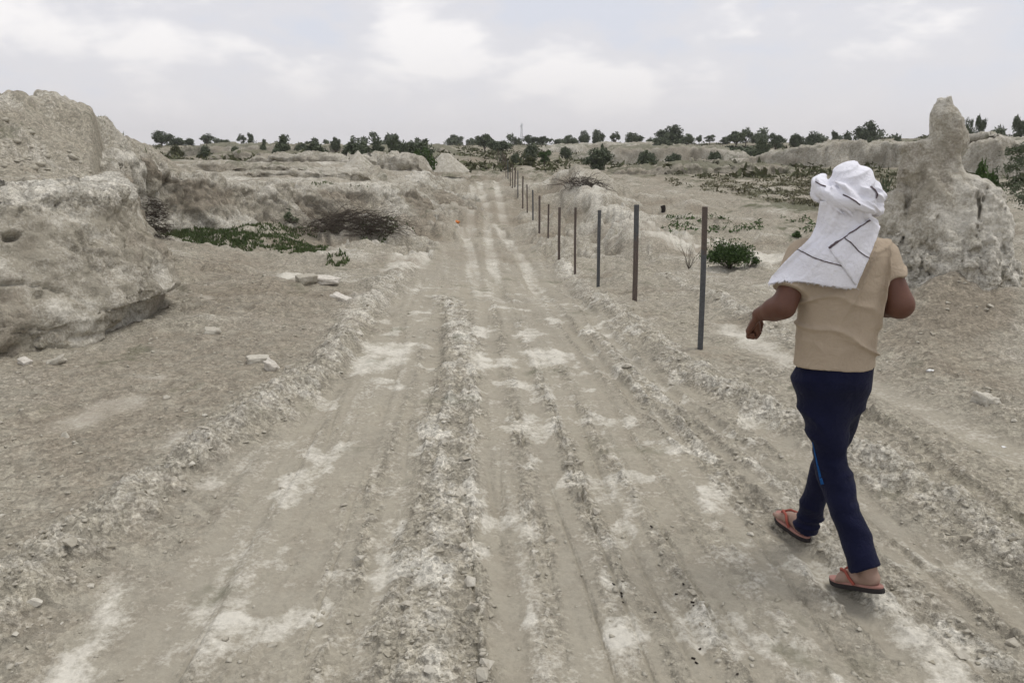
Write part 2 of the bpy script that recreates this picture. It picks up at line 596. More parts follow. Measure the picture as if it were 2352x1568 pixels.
def z_plateau(x, y):
    r = np.sqrt(x * x + y * y)
    z = 1.38 - 0.22 * sstep(8, 15, y) - 0.36 * sstep(16, 24, y) + 0.34 * sstep(27, 46, y) - .22 * sstep(-6.5, -4, x) * sstep(20, 24, y) * sstep(40, 32, y)
    # spoil mound on top of the near bluff: flat crown, sloping sides
    d = np.sqrt(((x + 11.0) / 4.0) ** 2 + ((y - 15.0) / 5.6) ** 2)
    z = z + (1.20 + .09 * np.clip(y - 12, 0, 4)) * (1 - sstep(0.48, 1.10, d + 0.07 * vnoise2(x * 0.9, y * 0.9, 5)))
    d3 = np.sqrt(((x + 10.6) / 3.5) ** 2 + ((y - 19.5) / 3.2) ** 2)
    z = z + .72 * (1 - sstep(.25, 1.1, d3 + .08 * vnoise2(x * 1.2, y * 1.2, 4))) * sstep(.55, 1.05, d)
    md = 1 - sstep(.8, 1.2, np.minimum(d, d3))
    z = z + md * (.10 * fbm2(x * 1.3, y * 1.3, 6, 4, .6) + .10 * (.5 - np.abs(fbm2(x * 2.3, y * 2.3, 7, 3))))
    return z

BERMS = [  # polyline, half width, height, clod amount, pale
    (L((960, 1640), (985, 1400), (1010, 1250), (1020, 1100), (1030, 980), (1045, 880), (1055, 800), (1045, 720), (1020, 690)), .18, .040, .75, .28),
    (L((-60, 1430), (60, 1350), (200, 1250), (330, 1140), (440, 1060), (560, 975), (690, 890), (760, 830), (810, 760), (860, 690), (910, 640), (960, 590)), .22, .125, .95, .34),
    (L((1285, 612), (1332, 655), (1388, 702), (1462, 756), (1540, 820), (1622, 885), (1750, 945), (1900, 1000), (2050, 1090), (2200, 1190), (2420, 1320)), .18, .09, .95, .34),
    (L((1520, 640), (1590, 665), (1650, 690), (1720, 740), (1790, 785), (1850, 810)), .16, .08, .9, .35),
    (L((1420, 850), (1500, 930), (1600, 1020), (1720, 1130), (1850, 1230), (2000, 1370), (2150, 1510)), .06, .015, .6, .2),
    (L((1350, 760), (1450, 850), (1560, 940), (1700, 1045), (1850, 1160), (2000, 1290), (2180, 1440), (2330, 1568)), .07, .018, .65, .25),
    (L((1110, 1600), (1100, 1400), (1092, 1200), (1086, 1000), (1085, 860)), .03, .016, .9, .3),
    (L((2090, 830), (2180, 880), (2270, 930), (2400, 990)), .22, .10, .7, .1),
    (L((400, 620), (470, 600), (560, 640), (640, 690)), .35, .07, .8, 0.0),
]
RUTS = [  # polyline, half width, depth, smoothing
    (L((1185, 1620), (1170, 1400), (1150, 1200), (1135, 1000), (1120, 850), (1110, 700), (1105, 600)), .085, .012, 1),
    (L((1290, 1568), (1250, 1400), (1215, 1200), (1195, 1000), (1170, 850), (1140, 700), (1120, 600)), .012, .014, .3),
    (L((1390, 1568), (1340, 1380), (1290, 1200), (1245, 1020), (1210, 880), (1165, 730), (1135, 620)), .07, .008, 1),
    (L((1500, 1568), (1440, 1400), (1370, 1220), (1320, 1080), (1270, 940), (1215, 800), (1160, 680), (1130, 600)), .012, .018, .3),
    (L((1780, 1568), (1650, 1400), (1540, 1250), (1450, 1110), (1370, 980), (1290, 850), (1220, 740), (1170, 650)), .013, .018, .3),
    (L((1640, 1568), (1540, 1400), (1450, 1240), (1380, 1100), (1310, 950), (1250, 830)), .07, .009, .8),
    (L((2060, 1500), (1900, 1320), (1760, 1180), (1620, 1050), (1500, 950), (1400, 860), (1320, 770), (1250, 680), (1190, 600), (1160, 550)), .055, .024, 1),
    (L((2300, 1568), (2130, 1400), (1960, 1260), (1820, 1130), (1690, 1020), (1560, 920), (1450, 830), (1370, 740), (1290, 650)), .06, .026, 1),
    (L((2440, 1480), (2250, 1330), (2080, 1220), (1900, 1090), (1780, 1000), (1650, 910)), .09, .025, 1),
    (L((800, 1568), (850, 1350), (905, 1150), (945, 1000), (985, 860), (1010, 760)), .07, .022, .9),
    (L((330, 1568), (480, 1320), (610, 1130), (700, 990), (790, 860), (860, 760), (930, 660)), .10, .020, 1),
    (L((520, 1568), (610, 1400), (700, 1220), (770, 1060), (830, 950), (900, 820)), .014, .014, .3),
    (L((690, 1568), (745, 1400), (800, 1230), (850, 1090), (900, 950)), .012, .010, .3),
    (L((2352, 1210), (2200, 1100), (2080, 1010), (1980, 950)), .05, .05, .3),
    (L((2352, 1050), (2200, 980), (2050, 905), (1900, 830), (1780, 770)), .16, .03, 1),
    (L((1090, 690), (1085, 600), (1075, 555), (1050, 520)), .16, .03, 1),
    (L((1140, 690), (1130, 600), (1122, 560), (1118, 500), (1112, 450)), .16, .03, 1),
    (L((1255, 690), (1205, 600), (1160, 545), (1125, 500)), .16, .035, 1),
    (L((1125, 500), (1108, 455), (1100, 425), (1103, 400)), .20, .05, 1),
    (L((1160, 510), (1148, 460), (1138, 425), (1130, 400)), .20, .05, 1),
    (L((1085, 545), (1080, 500), (1090, 465), (1085, 430)), .18, .04, 1),
]
PATCH = [  # pale dried-mud puddles
    L((100, 1000), (210, 930), (310, 908), (330, 930), (250, 960), (160, 990)),
    L((790, 862), (850, 785), (960, 790), (940, 835), (880, 845)),
    L((868, 632), (900, 595), (995, 588), (985, 612), (930, 630)),
    L((80, 1568), (215, 1568), (330, 1350), (265, 1325)),
    L((1085, 815), (1175, 812), (1190, 845), (1095, 855)),
    L((1195, 808), (1290, 805), (1300, 830), (1240, 850)),
    L((1085, 755), (1135, 755), (1140, 775), (1090, 775)),
    L((1620, 738), (1710, 755), (1840, 835), (1800, 845), (1690, 800)),
    L((1450, 552), (1700, 562), (1820, 600), (1620, 605), (1490, 592)),
    L((320, 858), (400, 853), (392, 866), (325, 868)),
    L((450, 693), (560, 690), (545, 702), (460, 700)),
    L((1480, 1335), (1535, 1330), (1560, 1420), (1500, 1415)),
    L((1375, 1450), (1475, 1440), (1480, 1510), (1400, 1515)),
    L((1590, 1115), (1650, 1120), (1665, 1165), (1615, 1165)),
    L((1395, 1130), (1450, 1135), (1450, 1170), (1410, 1170)),
    L((1720, 1290), (1770, 1290), (1800, 1330), (1740, 1325)),
    L((1195, 1215), (1235, 1210), (1240, 1240), (1205, 1242)),
    L((370, 1020), (420, 990), (440, 1000), (390, 1035)),
    L((500, 1130), (560, 1050), (580, 1055), (530, 1140)),
    L((2060, 1430), (2130, 1470), (2200, 1568), (2120, 1568), (2070, 1500)),
    L((1300, 1520), (1360, 1515), (1370, 1540), (1310, 1545)),
    L((1600, 1440), (1680, 1470), (1700, 1500), (1620, 1490)),
    L((560, 1390), (640, 1340), (650, 1360), (580, 1410)),
    L((450, 1440), (540, 1420), (540, 1440), (460, 1460)),
    L((640, 620), (800, 640), (760, 650), (640, 640)),
    L((430, 1500), (480, 1420), (520, 1330), (560, 1270), (540, 1260), (490, 1340), (430, 1420), (380, 1500)),
]
BROWNP = [(L((0, 835), (390, 775), (700, 690), (850, 720), (700, 870), (440, 1020), (0, 1370)), .62),
          (L((390, 600), (560, 600), (800, 700), (780, 760), (400, 745)), .66),
          (L((2010, 780), (2200, 740), (2352, 760), (2352, 1000), (2130, 880)), .66),
          (L((1000, 560), (1200, 560), (1230, 600), (1000, 600)), .5),
          (L((985, 470), (1190, 440), (1215, 540), (1000, 545)), .45),
          (L((-20, 1480), (200, 1310), (420, 1120), (520, 1050), (540, 1080), (400, 1230), (180, 1440), (60, 1568), (-20, 1568)), .7)]
ROADP = L((60, 1640), (500, 1100), (770, 850), (960, 610), (1030, 545), (1060, 480), (1075, 430), (1090, 400), (1140, 396), (1165, 430), (1195, 490), (1215, 545), (1300, 640), (1560, 830), (1900, 1040), (2400, 1380), (2400, 1640))

def soft_poly(x, y, poly, w):
    """1 inside, falling to 0 over w outside"""
    out = np.zeros(x.shape)
    px = [p[0] for p in poly]; py = [p[1] for p in poly]
    m = (x > min(px) - w) & (x < max(px) + w) & (y > min(py) - w) & (y < max(py) + w)
    if not m.any():
        return out
    xs, ys = x[m], y[m]
    d, _, _ = pdist(xs, ys, list(poly) + [poly[0]])
    ins = inside(xs, ys, poly)
    out[m] = np.where(ins, np.minimum(1, .5 + .5 * d / w), np.clip(.5 - .5 * d / w, 0, 1))
    return out

def near_box(x, y, poly, w):
    px = [p[0] for p in poly]; py = [p[1] for p in poly]
    return (x > min(px) - w) & (x < max(px) + w) & (y > min(py) - w) & (y < max(py) + w)

PIN_C = (4.42, 7.75)         # the clay pinnacle stands here
MOUNDS = [  # x, y, rx, ry, height
    (2.15, 14.6, .75, .55, .22), (1.7, 12.6, .5, .4, .12), (-2.7, 8.5, 1.3, .9, .13), (-1.5, 27.0, .9, .8, .42), (-2.4, 25, .8, .9, .25),
    (-1.9, 31, 1.2, .8, .35), (-.3, 33, .9, .7, .3), (-3.0, 24, .9, 1.6, .3), (PIN_C[0] + .1, PIN_C[1] - .1, 1.7, 1.4, .16), (PIN_C[0] - .3, PIN_C[1] - .5, 1.35, 1.0, .33), (-2.6, 6.9, .8, .45, .05),
    (-2.2, 36, 1.4, .8, .4), (.2, 37, .8, .6, .3), (1.35, 42, 1.1, 1.0, .4), (-4.6, 48, 2.0, 1.5, .55), (6.6, 29, .8, .7, .3), (3.6, 36, 2.2, 1.4, .6),
    (-.9, 24.3, .5, .4, .16), (.4, 25.5, .6, .4, .12), (-1.4, 29.3, .6, .5, .2)]

def terrain(x, y, full=True):
    """height and surface masks at world points"""
    r = np.sqrt(x * x + y * y)
    z = zb(x, y)
    zb_ = z.copy()
    rough = np.full(x.shape, .55); pale = np.full(x.shape, .12); brown = np.full(x.shape, .22)
    green = np.zeros(x.shape)
    wx = x + .05 * vnoise2(x * 2.2, y * 2.2, 71) + .02 * vnoise2(x * 9, y * 9, 72)
    wy = y + .05 * vnoise2(x * 2.2, y * 2.2, 73) + .02 * vnoise2(x * 9, y * 9, 74)
    near = r < 45
    # the driven track
    m = near & near_box(x, y, ROADP, 1)
    road = np.zeros(x.shape)
    road[m] = soft_poly(wx[m], wy[m], ROADP, .25)
    road = road * (1 - .30 * sstep(13, 24, r))
    brown = brown * (1 - .8 * road)
    rough = rough * (1 - road) + (.09 + .22 * sstep(.1, .7, fbm2(x * 1.4, y * 1.0, 84, 3))) * road
    pale = pale * (1 - road) + .16 * road
    for poly, amt in BROWNP:
        s = soft_poly(wx, wy, poly, .35)
        brown = np.maximum(brown, amt * s)
    for mx, my, rx, ry, h in MOUNDS:
        d2 = ((x - mx) / rx) ** 2 + ((y - my) / ry) ** 2
        z = z + h * np.exp(-d2 * 1.6) * (1 + .25 * vnoise2(x * 3 / rx, y * 3 / ry, 3))
        rough = np.maximum(rough, .7 * np.exp(-d2))
    # spoil bank right of the fence
    sb = [(3.0, 15.6), (3.0, 18), (2.9, 22), (2.85, 27), (2.7, 33), (2.2, 40)]
    m = near & near_box(x, y, sb, 3)
    d, t, sd = pdist(x[m], y[m], sb)
    dd = d + .2 * vnoise2(x[m] * 1.7, y[m] * 1.7, 8)
    z[m] += .52 * np.exp(-(dd / np.where(sd > 0, .55, 1.1)) ** 2) * sstep(0, .12, t) * (1 + .3 * vnoise2(x[m] * .9, y[m] * .9, 9))
    pale[m] = np.maximum(pale[m], .55 * np.exp(-(dd / .6) ** 2) * sstep(0, .1, t))
    for i, (poly, hw, dp, sm) in enumerate(RUTS):
        m = near & near_box(x, y, poly, hw * 5)
        d, t, sd = pdist(wx[m] * .6 + x[m] * .4, wy[m] * .6 + y[m] * .4, poly)
        k = np.exp(-(d / hw) ** 4)
        br = .55 + .45 * sstep(-.25, .3, vnoise2(x[m] * 1.3 + i * 9, y[m] * 1.3, 40))
        if hw < .03:
            br = .50 * sstep(-.1, .5, vnoise2(x[m] * 2.1 + i * 5, y[m] * 2.1, 41) + .35 * vnoise2(x[m] * 9, y[m] * 9, 42))
        edge = np.exp(-((d - hw * 1.5) / (hw * .45)) ** 2)
        z[m] += br * (-dp * k + .35 * dp * edge)
        rough[m] = rough[m] * (1 - .85 * k * sm) + (.5 * edge * br if hw < .1 else 0)
        if hw > .1:
            pale[m] = np.maximum(pale[m], (.33 + .35 * sstep(11, 18, r[m])) * k)
    for i, (poly, hw, h, cl, pl) in enumerate(BERMS):
        m = near & near_box(x, y, poly, hw * 4)
        d, t, sd = pdist(wx[m], wy[m], poly)
        a = .55 + .45 * sstep(-.5, .4, vnoise2(x[m] * 1.6 + 31 * i, y[m] * 1.6, 50)) + .25 * vnoise2(x[m] * 5, y[m] * 5, 51)
        dn = d * (1 + .35 * vnoise2(x[m] * 4.5, y[m] * 4.5 + 17 * i, 52))
        k = np.exp(-(dn / hw) ** 2 * 1.3)
        z[m] += h * a * k
        rough[m] = np.maximum(rough[m], cl * np.exp(-(dn / (hw * 1.15)) ** 4))
        pale[m] = np.maximum(pale[m], (pl + .1) * np.exp(-(dn / (hw * 1.0)) ** 2))
    smooth = np.zeros(x.shape)
    for poly in PATCH:
        s = soft_poly(wx + .09 * vnoise2(x * 3.3, y * 3.3, 60), wy + .16 * vnoise2(x * 2.4, y * 2.4, 61), poly, .085)
        smooth = np.maximum(smooth, s)
    smooth = smooth * (.7 + .3 * sstep(-.35, .25, fbm2(x * 4, y * 3, 62, 3)))
    pale = np.maximum(pale, .95 * smooth)
    rough = rough * (1 - .92 * smooth)
    # scattered pale scabs on the driven ground
    sc = fbm2(x * 3.1 + 4, y * 2.2, 80, 3)
    pale = pale + .55 * sstep(.28, .55, sc) * road * sstep(16, 9, r)
    # many parallel wheel marks running the length of the track
    uu = x + .07 * (y - 2.2) + .03 * vnoise2(x * .5, y * .45, 85)
    nr = road * sstep(48, 16, r)
    l1 = fbm2(uu * 7.5, y * .22 + 3, 86, 2)
    l2 = 1 - np.abs(vnoise2(uu * 6.5, y * .25, 87)) * 4.5
    l3 = vnoise2(uu * 24, y * .5, 88)
    gate = sstep(-.35, .25, vnoise2(uu * 3, y * .5, 89))
    z = z + nr * (.012 * l1 - .010 * sstep(.45, 1, l2) * gate + .0014 * l3)
    pale = pale + nr * (.30 * l1 + .10 * l3 * gate)
    rough = rough + nr * .28 * sstep(-.3, .3, l2) * sstep(.7, .4, l2) * gate
    # lug prints in two of the wheel tracks
    for k in (0, 2, 5):
        m = near & near_box(x, y, RUTS[k][0], .2) & (r < 12)
        d, t, sd = pdist(x[m], y[m], RUTS[k][0])
        lug = np.sin((y[m] + .25 * np.abs(d)) * 6.283 / .062)
        z[m] += .0035 * lug * np.exp(-(d / RUTS[k][1]) ** 4) * sstep(-.3, .3, vnoise2(x[m] * 1.1, y[m] * .8, 83 + k))
    # posts: little heaps of dug soil
    for w in POST_W[:9]:
        d2 = (x - w[0]) ** 2 + (y - w[1]) ** 2
        k = np.exp(-d2 / .05)
        k2 = np.exp(-(d2 / .10) ** 2)
        z = z * (1 - k2) + (zb_ + .0) * k2 + .035 * k - .02 * np.exp(-d2 / .004)
        rough = rough * (1 - .6 * k); brown = np.maximum(brown, .45 * np.exp(-d2 / .09))
    # step across the track where water crossed it
    st = 10.6 + .25 * vnoise2(x * 1.5, y * 0 + 2, 81)
    z = z - .07 * sstep(st - .03, st + .12, y) * sstep(16, 12, y) * road
    # gullied, terraced spoil beyond the hollow, on both sides of the track
    er = sstep(13, 20, y) * (1 - sstep(42, 55, y)) * (1 - .85 * road) * sstep(-7, -4.5, x) * (.25 + .75 * sstep(7, 3.2, x))
    rn = fbm2(x / 2.1 + .3 * vnoise2(x, y, 66), y / 2.6, 64, 4, .55)
    z = z + er * (.22 * sstep(-.02, .10, rn) + .16 * sstep(.30, .40, rn) + .10 * (.5 - np.abs(fbm2(x / .9, y / 1.1, 65, 3))) - .12)
    pale = pale + er * .32 * sstep(.0, .3, rn); brown = brown + er * .6 * sstep(.12, -.25, rn)
    # plateau
    inb = inside(x, y, BENCH)
    d_rim = np.zeros(int(inb.sum()))
    if inb.any():
        d, _, _ = pdist(x[inb], y[inb], BENCH)
        d_rim = d
        zp = z_plateau(x[inb], y[inb])
        k = sstep(.30, .60, d)
        z[inb] = z[inb] * (1 - k) + zp * k
        rough[inb] = .75; pale[inb] = .22 + .25 * sstep(15, 25, y[inb]) + .35 * fbm2(x[inb] / 1.7, y[inb] / 1.7, 67, 3); brown[inb] = .18 + .3 * fbm2(x[inb] / 1.3, y[inb] / 1.9, 68, 3)
    # far plain: low scarps and hummocks
    far = sstep(30, 60, r)
    th = np.arctan2(x, y)
    fr = far * sstep(600, 200, r)
    z = z + fr * (.22 * fbm2(x / 9, y / 6, 90, 4) + .30 * (sstep(-.05, .12, fbm2(x / 22 + 5, y / 12, 95, 3)) - .5))
    z = z + sstep(7, 16, r) * (1 - far) * (1 - .6 * road) * (.12 * fbm2(x / 2.4, y / 2.0, 99, 4, .55) + .05 * fbm2(x / .6, y / .6, 98, 3, .6))
    brown = brown + .5 * sstep(.0, .7, fbm2(x / 1.9, y / 1.5, 97, 3)) * (1 - .6 * road) * sstep(4, 8, r)
    pale = pale + .4 * sstep(.1, .7, fbm2(x / 2.7 + 4, y / 1.8, 96, 3)) * (1 - road) * sstep(5, 9, r)
    green = np.maximum(green, far * (.48 + .5 * vnoise2(x / 5, y / 5, 92)))
    brown = brown + far * .35
    hill = sstep(17, 27, y) * (1 - sstep(55, 75, y)) * sstep(3.5, 9, x - .05 * y)
    green = np.maximum(green, hill * (.3 + .8 * vnoise2(x / 3, y / 3, 93)))
    rough = np.clip(rough, 0, 1)
    if full:
        # lumps, flakes and grit in real relief near the camera
        fade = sstep(14, 5, r)
        z = z + .018 * fbm2(x * .9, y * .9, 100, 3) * (1 - .75 * road)
        m = r < 20
        xs, ys, rg = x[m], y[m], rough[m]
        zz = .012 * rg * fbm2(xs * 6, ys * 6, 110, 4, .6)
        rid = 1 - np.abs(fbm2(xs * 11, ys * 11, 120, 3))
        zz += .010 * rg * (rid - .6)
        c1 = clods(xs + .02 * vnoise2(xs * 20, ys * 20, 130), ys + .02 * vnoise2(xs * 20, ys * 20, 131), .105, 140, .10 + .42 * rg)
        c2 = clods(xs, ys, .048, 150, .12 + .5 * rg)
        c3 = clods(xs, ys, .021, 160, .10 + .5 * rg)
        zz += .105 * .28 * c1 * rg ** 1.3 + .048 * .42 * c2 * (.12 + rg) * .9 + .021 * .5 * c3 * (.25 + rg)
        zz += .0022 * fbm2(xs * 40, ys * 40, 170, 2)
        z[m] += zz * (.3 + .7 * fade[m])
        pale[m] += .22 * np.clip(c1 + c2, 0, 1) * rg
        m = (r > 6) & (r < 30)
        rim = np.full(x.shape, 9.0); rim[inb] = d_rim
        xs, ys, q = x[m], y[m], np.where(inb[m], .7 * sstep(.7, 1.3, rim[m]), (.45 * (1 - road[m]) + .1))
        c4 = clods(xs + .08 * vnoise2(xs * 5, ys * 5, 181), ys, .42, 182, .5); c5 = clods(xs, ys + .05 * vnoise2(xs * 8, ys * 8, 183), .20, 184, .55)
        k4 = sstep(6, 10, r[m]) * sstep(30, 22, r[m]) * q
        z[m] += k4 * (.42 * .30 * c4 + .20 * .34 * c5)
        pale[m] += .25 * k4 * c5
    return z, rough, pale, brown, green

# ------------------------------------------------------------------ ground sheet (denser where the eye is close)
NC_D, NC_B = 900, 90
th_d = np.linspace(R(-43), R(43), NC_D)
th_b = np.linspace(R(43), R(360 - 43), NC_B + 2)[1:-1]
ths = np.concatenate([th_d, th_b])
vv = np.linspace(1.0, 0.0, 560)
r1 = 1 / (1 / 12.5 + vv * (1 / 1.95 - 1 / 12.5))
r0 = np.geomspace(0.12, 1.93, 26)
r2 = np.geomspace(12.5, 320, 300)[1:]
r3 = np.geomspace(320, 9000, 22)[1:]
rs = np.concatenate([r0, r1, r2, r3])
TH, RR = np.meshgrid(ths, rs, indexing='ij')
GX = RR * np.sin(TH); GY = RR * np.cos(TH)
shp = GX.shape
gz, g_rough, g_pale, g_brown, g_green = terrain(GX.ravel(), GY.ravel())

def ground_z(x, y):
    z = terrain(np.atleast_1d(np.asarray(x, float)), np.atleast_1d(np.asarray(y, float)))[0]
    return z

MAT_GROUND = earth_mat('dry_clay_ground', True)
def _green_cover(m, amount):
    nt = m.node_tree
    b = nt.nodes['Principled BSDF']
    src = b.inputs['Base Color'].links[0].from_socket
    p = pos(nt)
    n = noise(nt, p, 1.3, 4, 0.7)
    k = math_(nt, 'ADD', attr(nt, 'green'), mapr(nt, n, 0.3, 0.7, -0.6, 0.6))
    nt.links.new(mixc(nt, mapr(nt, k, 0.3, 0.8, 0, amount), src, (0.085, 0.092, 0.05)), b.inputs['Base Color'])
_green_cover(MAT_GROUND, 0.75)
verts = np.stack([GX.ravel(), GY.ravel(), gz], -1)
faces = grid_faces(shp[0], shp[1], wrap_u=True)
faces = faces[:, ::-1]
# close the small hole below the camera with one extra vertex
ground = mesh_np('ground', verts, faces, MAT_GROUND, attrs={'rough': g_rough, 'pale': g_pale, 'brown': g_brown, 'green': g_green})
tag(ground, kind='structure')
GROUND_Z = gz.reshape(shp)

def gz_fast(x, y):
    """bilinear look-up in the built sheet"""
    x = np.atleast_1d(np.asarray(x, float)); y = np.atleast_1d(np.asarray(y, float))
    th = np.arctan2(x, y); r = np.sqrt(x * x + y * y)
    a = np.clip((th - th_d[0]) / (th_d[1] - th_d[0]), 0, NC_D - 1.001)
    j = np.clip(np.searchsorted(rs, r) - 1, 0, len(rs) - 2)
    fj = np.clip((r - rs[j]) / (rs[j + 1] - rs[j]), 0, 1)
    i = a.astype(int); fi = a - i
    Z = GROUND_Z
    return (Z[i, j] * (1 - fi) + Z[i + 1, j] * fi) * (1 - fj) + (Z[i, j + 1] * (1 - fi) + Z[i + 1, j + 1] * fi) * fj
# ------------------------------------------------------------------ banks, bluff, scarps
def resample(poly, step):
    poly = np.asarray(poly, float)
    for _ in range(2):      # corner cutting
        a = poly[:-1] * .75 + poly[1:] * .25; b = poly[:-1] * .25 + poly[1:] * .75
        mid = np.empty((2 * len(a), poly.shape[1])); mid[0::2] = a; mid[1::2] = b
        poly = np.concatenate([poly[:1], mid, poly[-1:]])
    seg = np.linalg.norm(np.diff(poly[:, :2], axis=0), axis=1); cum = np.concatenate([[0], np.cumsum(seg)])
    n = max(int(cum[-1] / step), 8)
    s = np.linspace(0, cum[-1], n)
    return np.stack([np.interp(s, cum, poly[:, k]) for k in range(poly.shape[1])], -1), s

def grid_normals(V):
    du = np.gradient(V, axis=0); dv = np.gradient(V, axis=1)
    n = np.cross(du, dv)
    return n / (np.linalg.norm(n, axis=2, keepdims=True) + 1e-9)

def sweep_bank(name, plan, prof_fn, z0_fn, z1_fn, step, nt, disp, mat, side=1, attrs_fn=None):
    """a bank: section profile (outward offset, height fraction) swept along a plan curve, then roughened in 3D"""
    c, s = resample(plan, step)
    tx = np.gradient(c[:, 0]); ty = np.gradient(c[:, 1]); l = np.hypot(tx, ty)
    nx, ny = ty / l * side, -tx / l * side
    t = np.linspace(0, 1, nt)
    V = np.zeros((len(c), nt, 3)); ZF = np.zeros((len(c), nt))
    z0 = z0_fn(c); z1 = z1_fn(c)
    for i in range(len(c)):
        pr = np.asarray(prof_fn(s[i], s[-1], c[i]), float)
        seg = np.hypot(np.diff(pr[:, 0]), np.diff(pr[:, 1]) * 1.4); cu = np.concatenate([[0], np.cumsum(seg)]); cu /= cu[-1]
        o = np.interp(t, cu, pr[:, 0]); zf = np.interp(t, cu, pr[:, 1])
        V[i, :, 0] = c[i, 0] + nx[i] * o; V[i, :, 1] = c[i, 1] + ny[i] * o
        V[i, :, 2] = z0[i] + (z1[i] - z0[i]) * zf
        ZF[i] = zf
    for _ in range(3):
        V[:, 1:-1] = .25 * V[:, :-2] + .5 * V[:, 1:-1] + .25 * V[:, 2:]
    N = grid_normals(V)
    if (N[..., 2].mean() < 0):
        N = -N
    V = V + N * disp(V[..., 0], V[..., 1], V[..., 2], ZF, s[:, None] + 0 * ZF)[..., None]
    f = grid_faces(len(c), nt)
    a = attrs_fn(V, ZF, s[:, None] + 0 * ZF) if attrs_fn else {}
    a = {k: v.ravel() for k, v in a.items()}
    for k in ('pale', 'brown', 'green', 'rough'):
        a.setdefault(k, np.full(V.shape[0] * V.shape[1], .15))
    # winding: make faces look outwards
    fn = np.cross(V.reshape(-1, 3)[f[:, 1]] - V.reshape(-1, 3)[f[:, 0]], V.reshape(-1, 3)[f[:, 2]] - V.reshape(-1, 3)[f[:, 0]])
    if fn[:, 2].mean() < 0:
        f = f[:, ::-1]
    return mesh_np(name, V.reshape(-1, 3), f, mat, attrs=a)

MAT_BANK = earth_mat('bank_clay', True, 1.0, (.98, .98, .985), 2.0, 11.0)
_green_cover(MAT_BANK, 0.6)

def lump3(x, y, z, size, seed):
    """angular broken lumps"""
    n = np.abs(vnoise3(x / size, y / size, z / size, seed))
    m = np.abs(vnoise3(x / size * 1.9 + 7, y / size * 1.9, z / size * 1.9, seed + 1))
    return np.minimum(n, .6) + .5 * np.minimum(m, .6) - .5

# --- near bluff (left foreground)
def bluff_prof(s, S, c):
    u = float(sstep(6.9, 7.6, c[1]))                      # undercut toward its right-hand corner
    v = float(sstep(8.2, 9.6, c[1]))                      # round the corner the wall is plainer
    k = 1 - .55 * v
    return [(k * (.56 - .30 * u), -.10), (k * (.60 - .36 * u), .02), (k * (.62 - .30 * u), .12 + .02 * u), (k * (.62 - .10 * u), .17 + .04 * u), (k * (.52 - .06 * u), .28), (k * .42, .34), (k * .34, .50), (k * .15, .68), (.06, .86), (0, .965), (-.12, 1.0),
            (-.30, 1.012), (-.55, 1.015), (-.85, .985), (-1.1, .90), (-1.3, .6)]
def bluff_disp(x, y, z, zf, s):
    d = .07 * fbm3(x * 1.3, y * 1.3, z * 1.7, 200, 3) + .05 * lump3(x, y, z, .55, 210)
    top = sstep(.74, .95, zf)
    low = sstep(.5, .2, zf)
    chunky = np.clip(.25 + .9 * sstep(.05, .5, fbm3(x * 1.1, y * 1.1, z * 1.1, 215, 2)) + .8 * top, 0, 1)
    d += .055 * chunky * lump3(x, y, z, .20, 220) + .028 * (.25 + chunky) * lump3(x, y, z, .085, 230)
    d += .065 * (.35 + .65 * chunky) * blocks(x, y, z * 1.3, .30, 241) * (.5 + .5 * top + .5 * chunky) * sstep(1.02, .98, zf) + .034 * (.2 + .8 * chunky) * blocks(x, y, z, .115, 242) + .014 * blocks(x, y, z, .05, 243)
    for (cx, cz, rr, dp) in ((-4.38, 1.0, .045, .16), (-4.12, .52, .035, .06), (-3.86, .10, .05, .05)):   # burrow holes
        d -= dp * np.exp(-(((x - cx) / rr) ** 2 + ((z - cz) / (rr * .7)) ** 2) ** 2)
    # drying cracks
    cr = np.abs(vnoise3(s * 1.5 + .25 * vnoise3(x * 4, y * 4, z * 4, 246), zf * 1.1, 0 * s, 247)); cr2 = np.abs(vnoise3(s * .9, zf * 3.2 + .3 * s, 0 * s, 248))
    d -= .05 * (1 - sstep(0, .045, cr)) * sstep(.1, .35, vnoise3(s * .8 + 5, zf, 0 * s, 249) + .3) + .04 * (1 - sstep(0, .03, cr2)) * (1 - top)
    # slab edge: a flake has come away on the left
    e = vnoise3(x * .9 + 3, y * .9, z * .8, 245)
    d -= .085 * sstep(.0, .05, e) * (1 - top)
    return d
def bluff_attr(V, zf, s):
    x, y, z = V[..., 0], V[..., 1], V[..., 2]
    n = fbm3(x * 1.6, y * 1.6, z * 2.2, 250, 3)
    return {'pale': .32 + .40 * sstep(.1, .5, n) + .5 * sstep(.84, .95, zf), 'brown': .15 + .55 * sstep(.05, .45, -n) * sstep(.8, .6, zf), 'green': 0 * zf, 'rough': .16 + .22 * sstep(0, .5, fbm3(x * 1.1, y * 1.1, z * 1.1, 215, 2)) + .45 * sstep(.8, .92, zf)}

def bench_z0(c):
    return zb(c[:, 0], c[:, 1])
def bench_z1(c):
    return z_plateau(c[:, 0], c[:, 1]) + .03

bluff = sweep_bank('clay_bluff', BENCH[1:9], bluff_prof, bench_z0, bench_z1, .022, 130, bluff_disp, MAT_BANK, 1, bluff_attr)
tag(bluff, 'big pale clay bluff with undercut foot at the left edge, below the rubble mound', 'bluff')

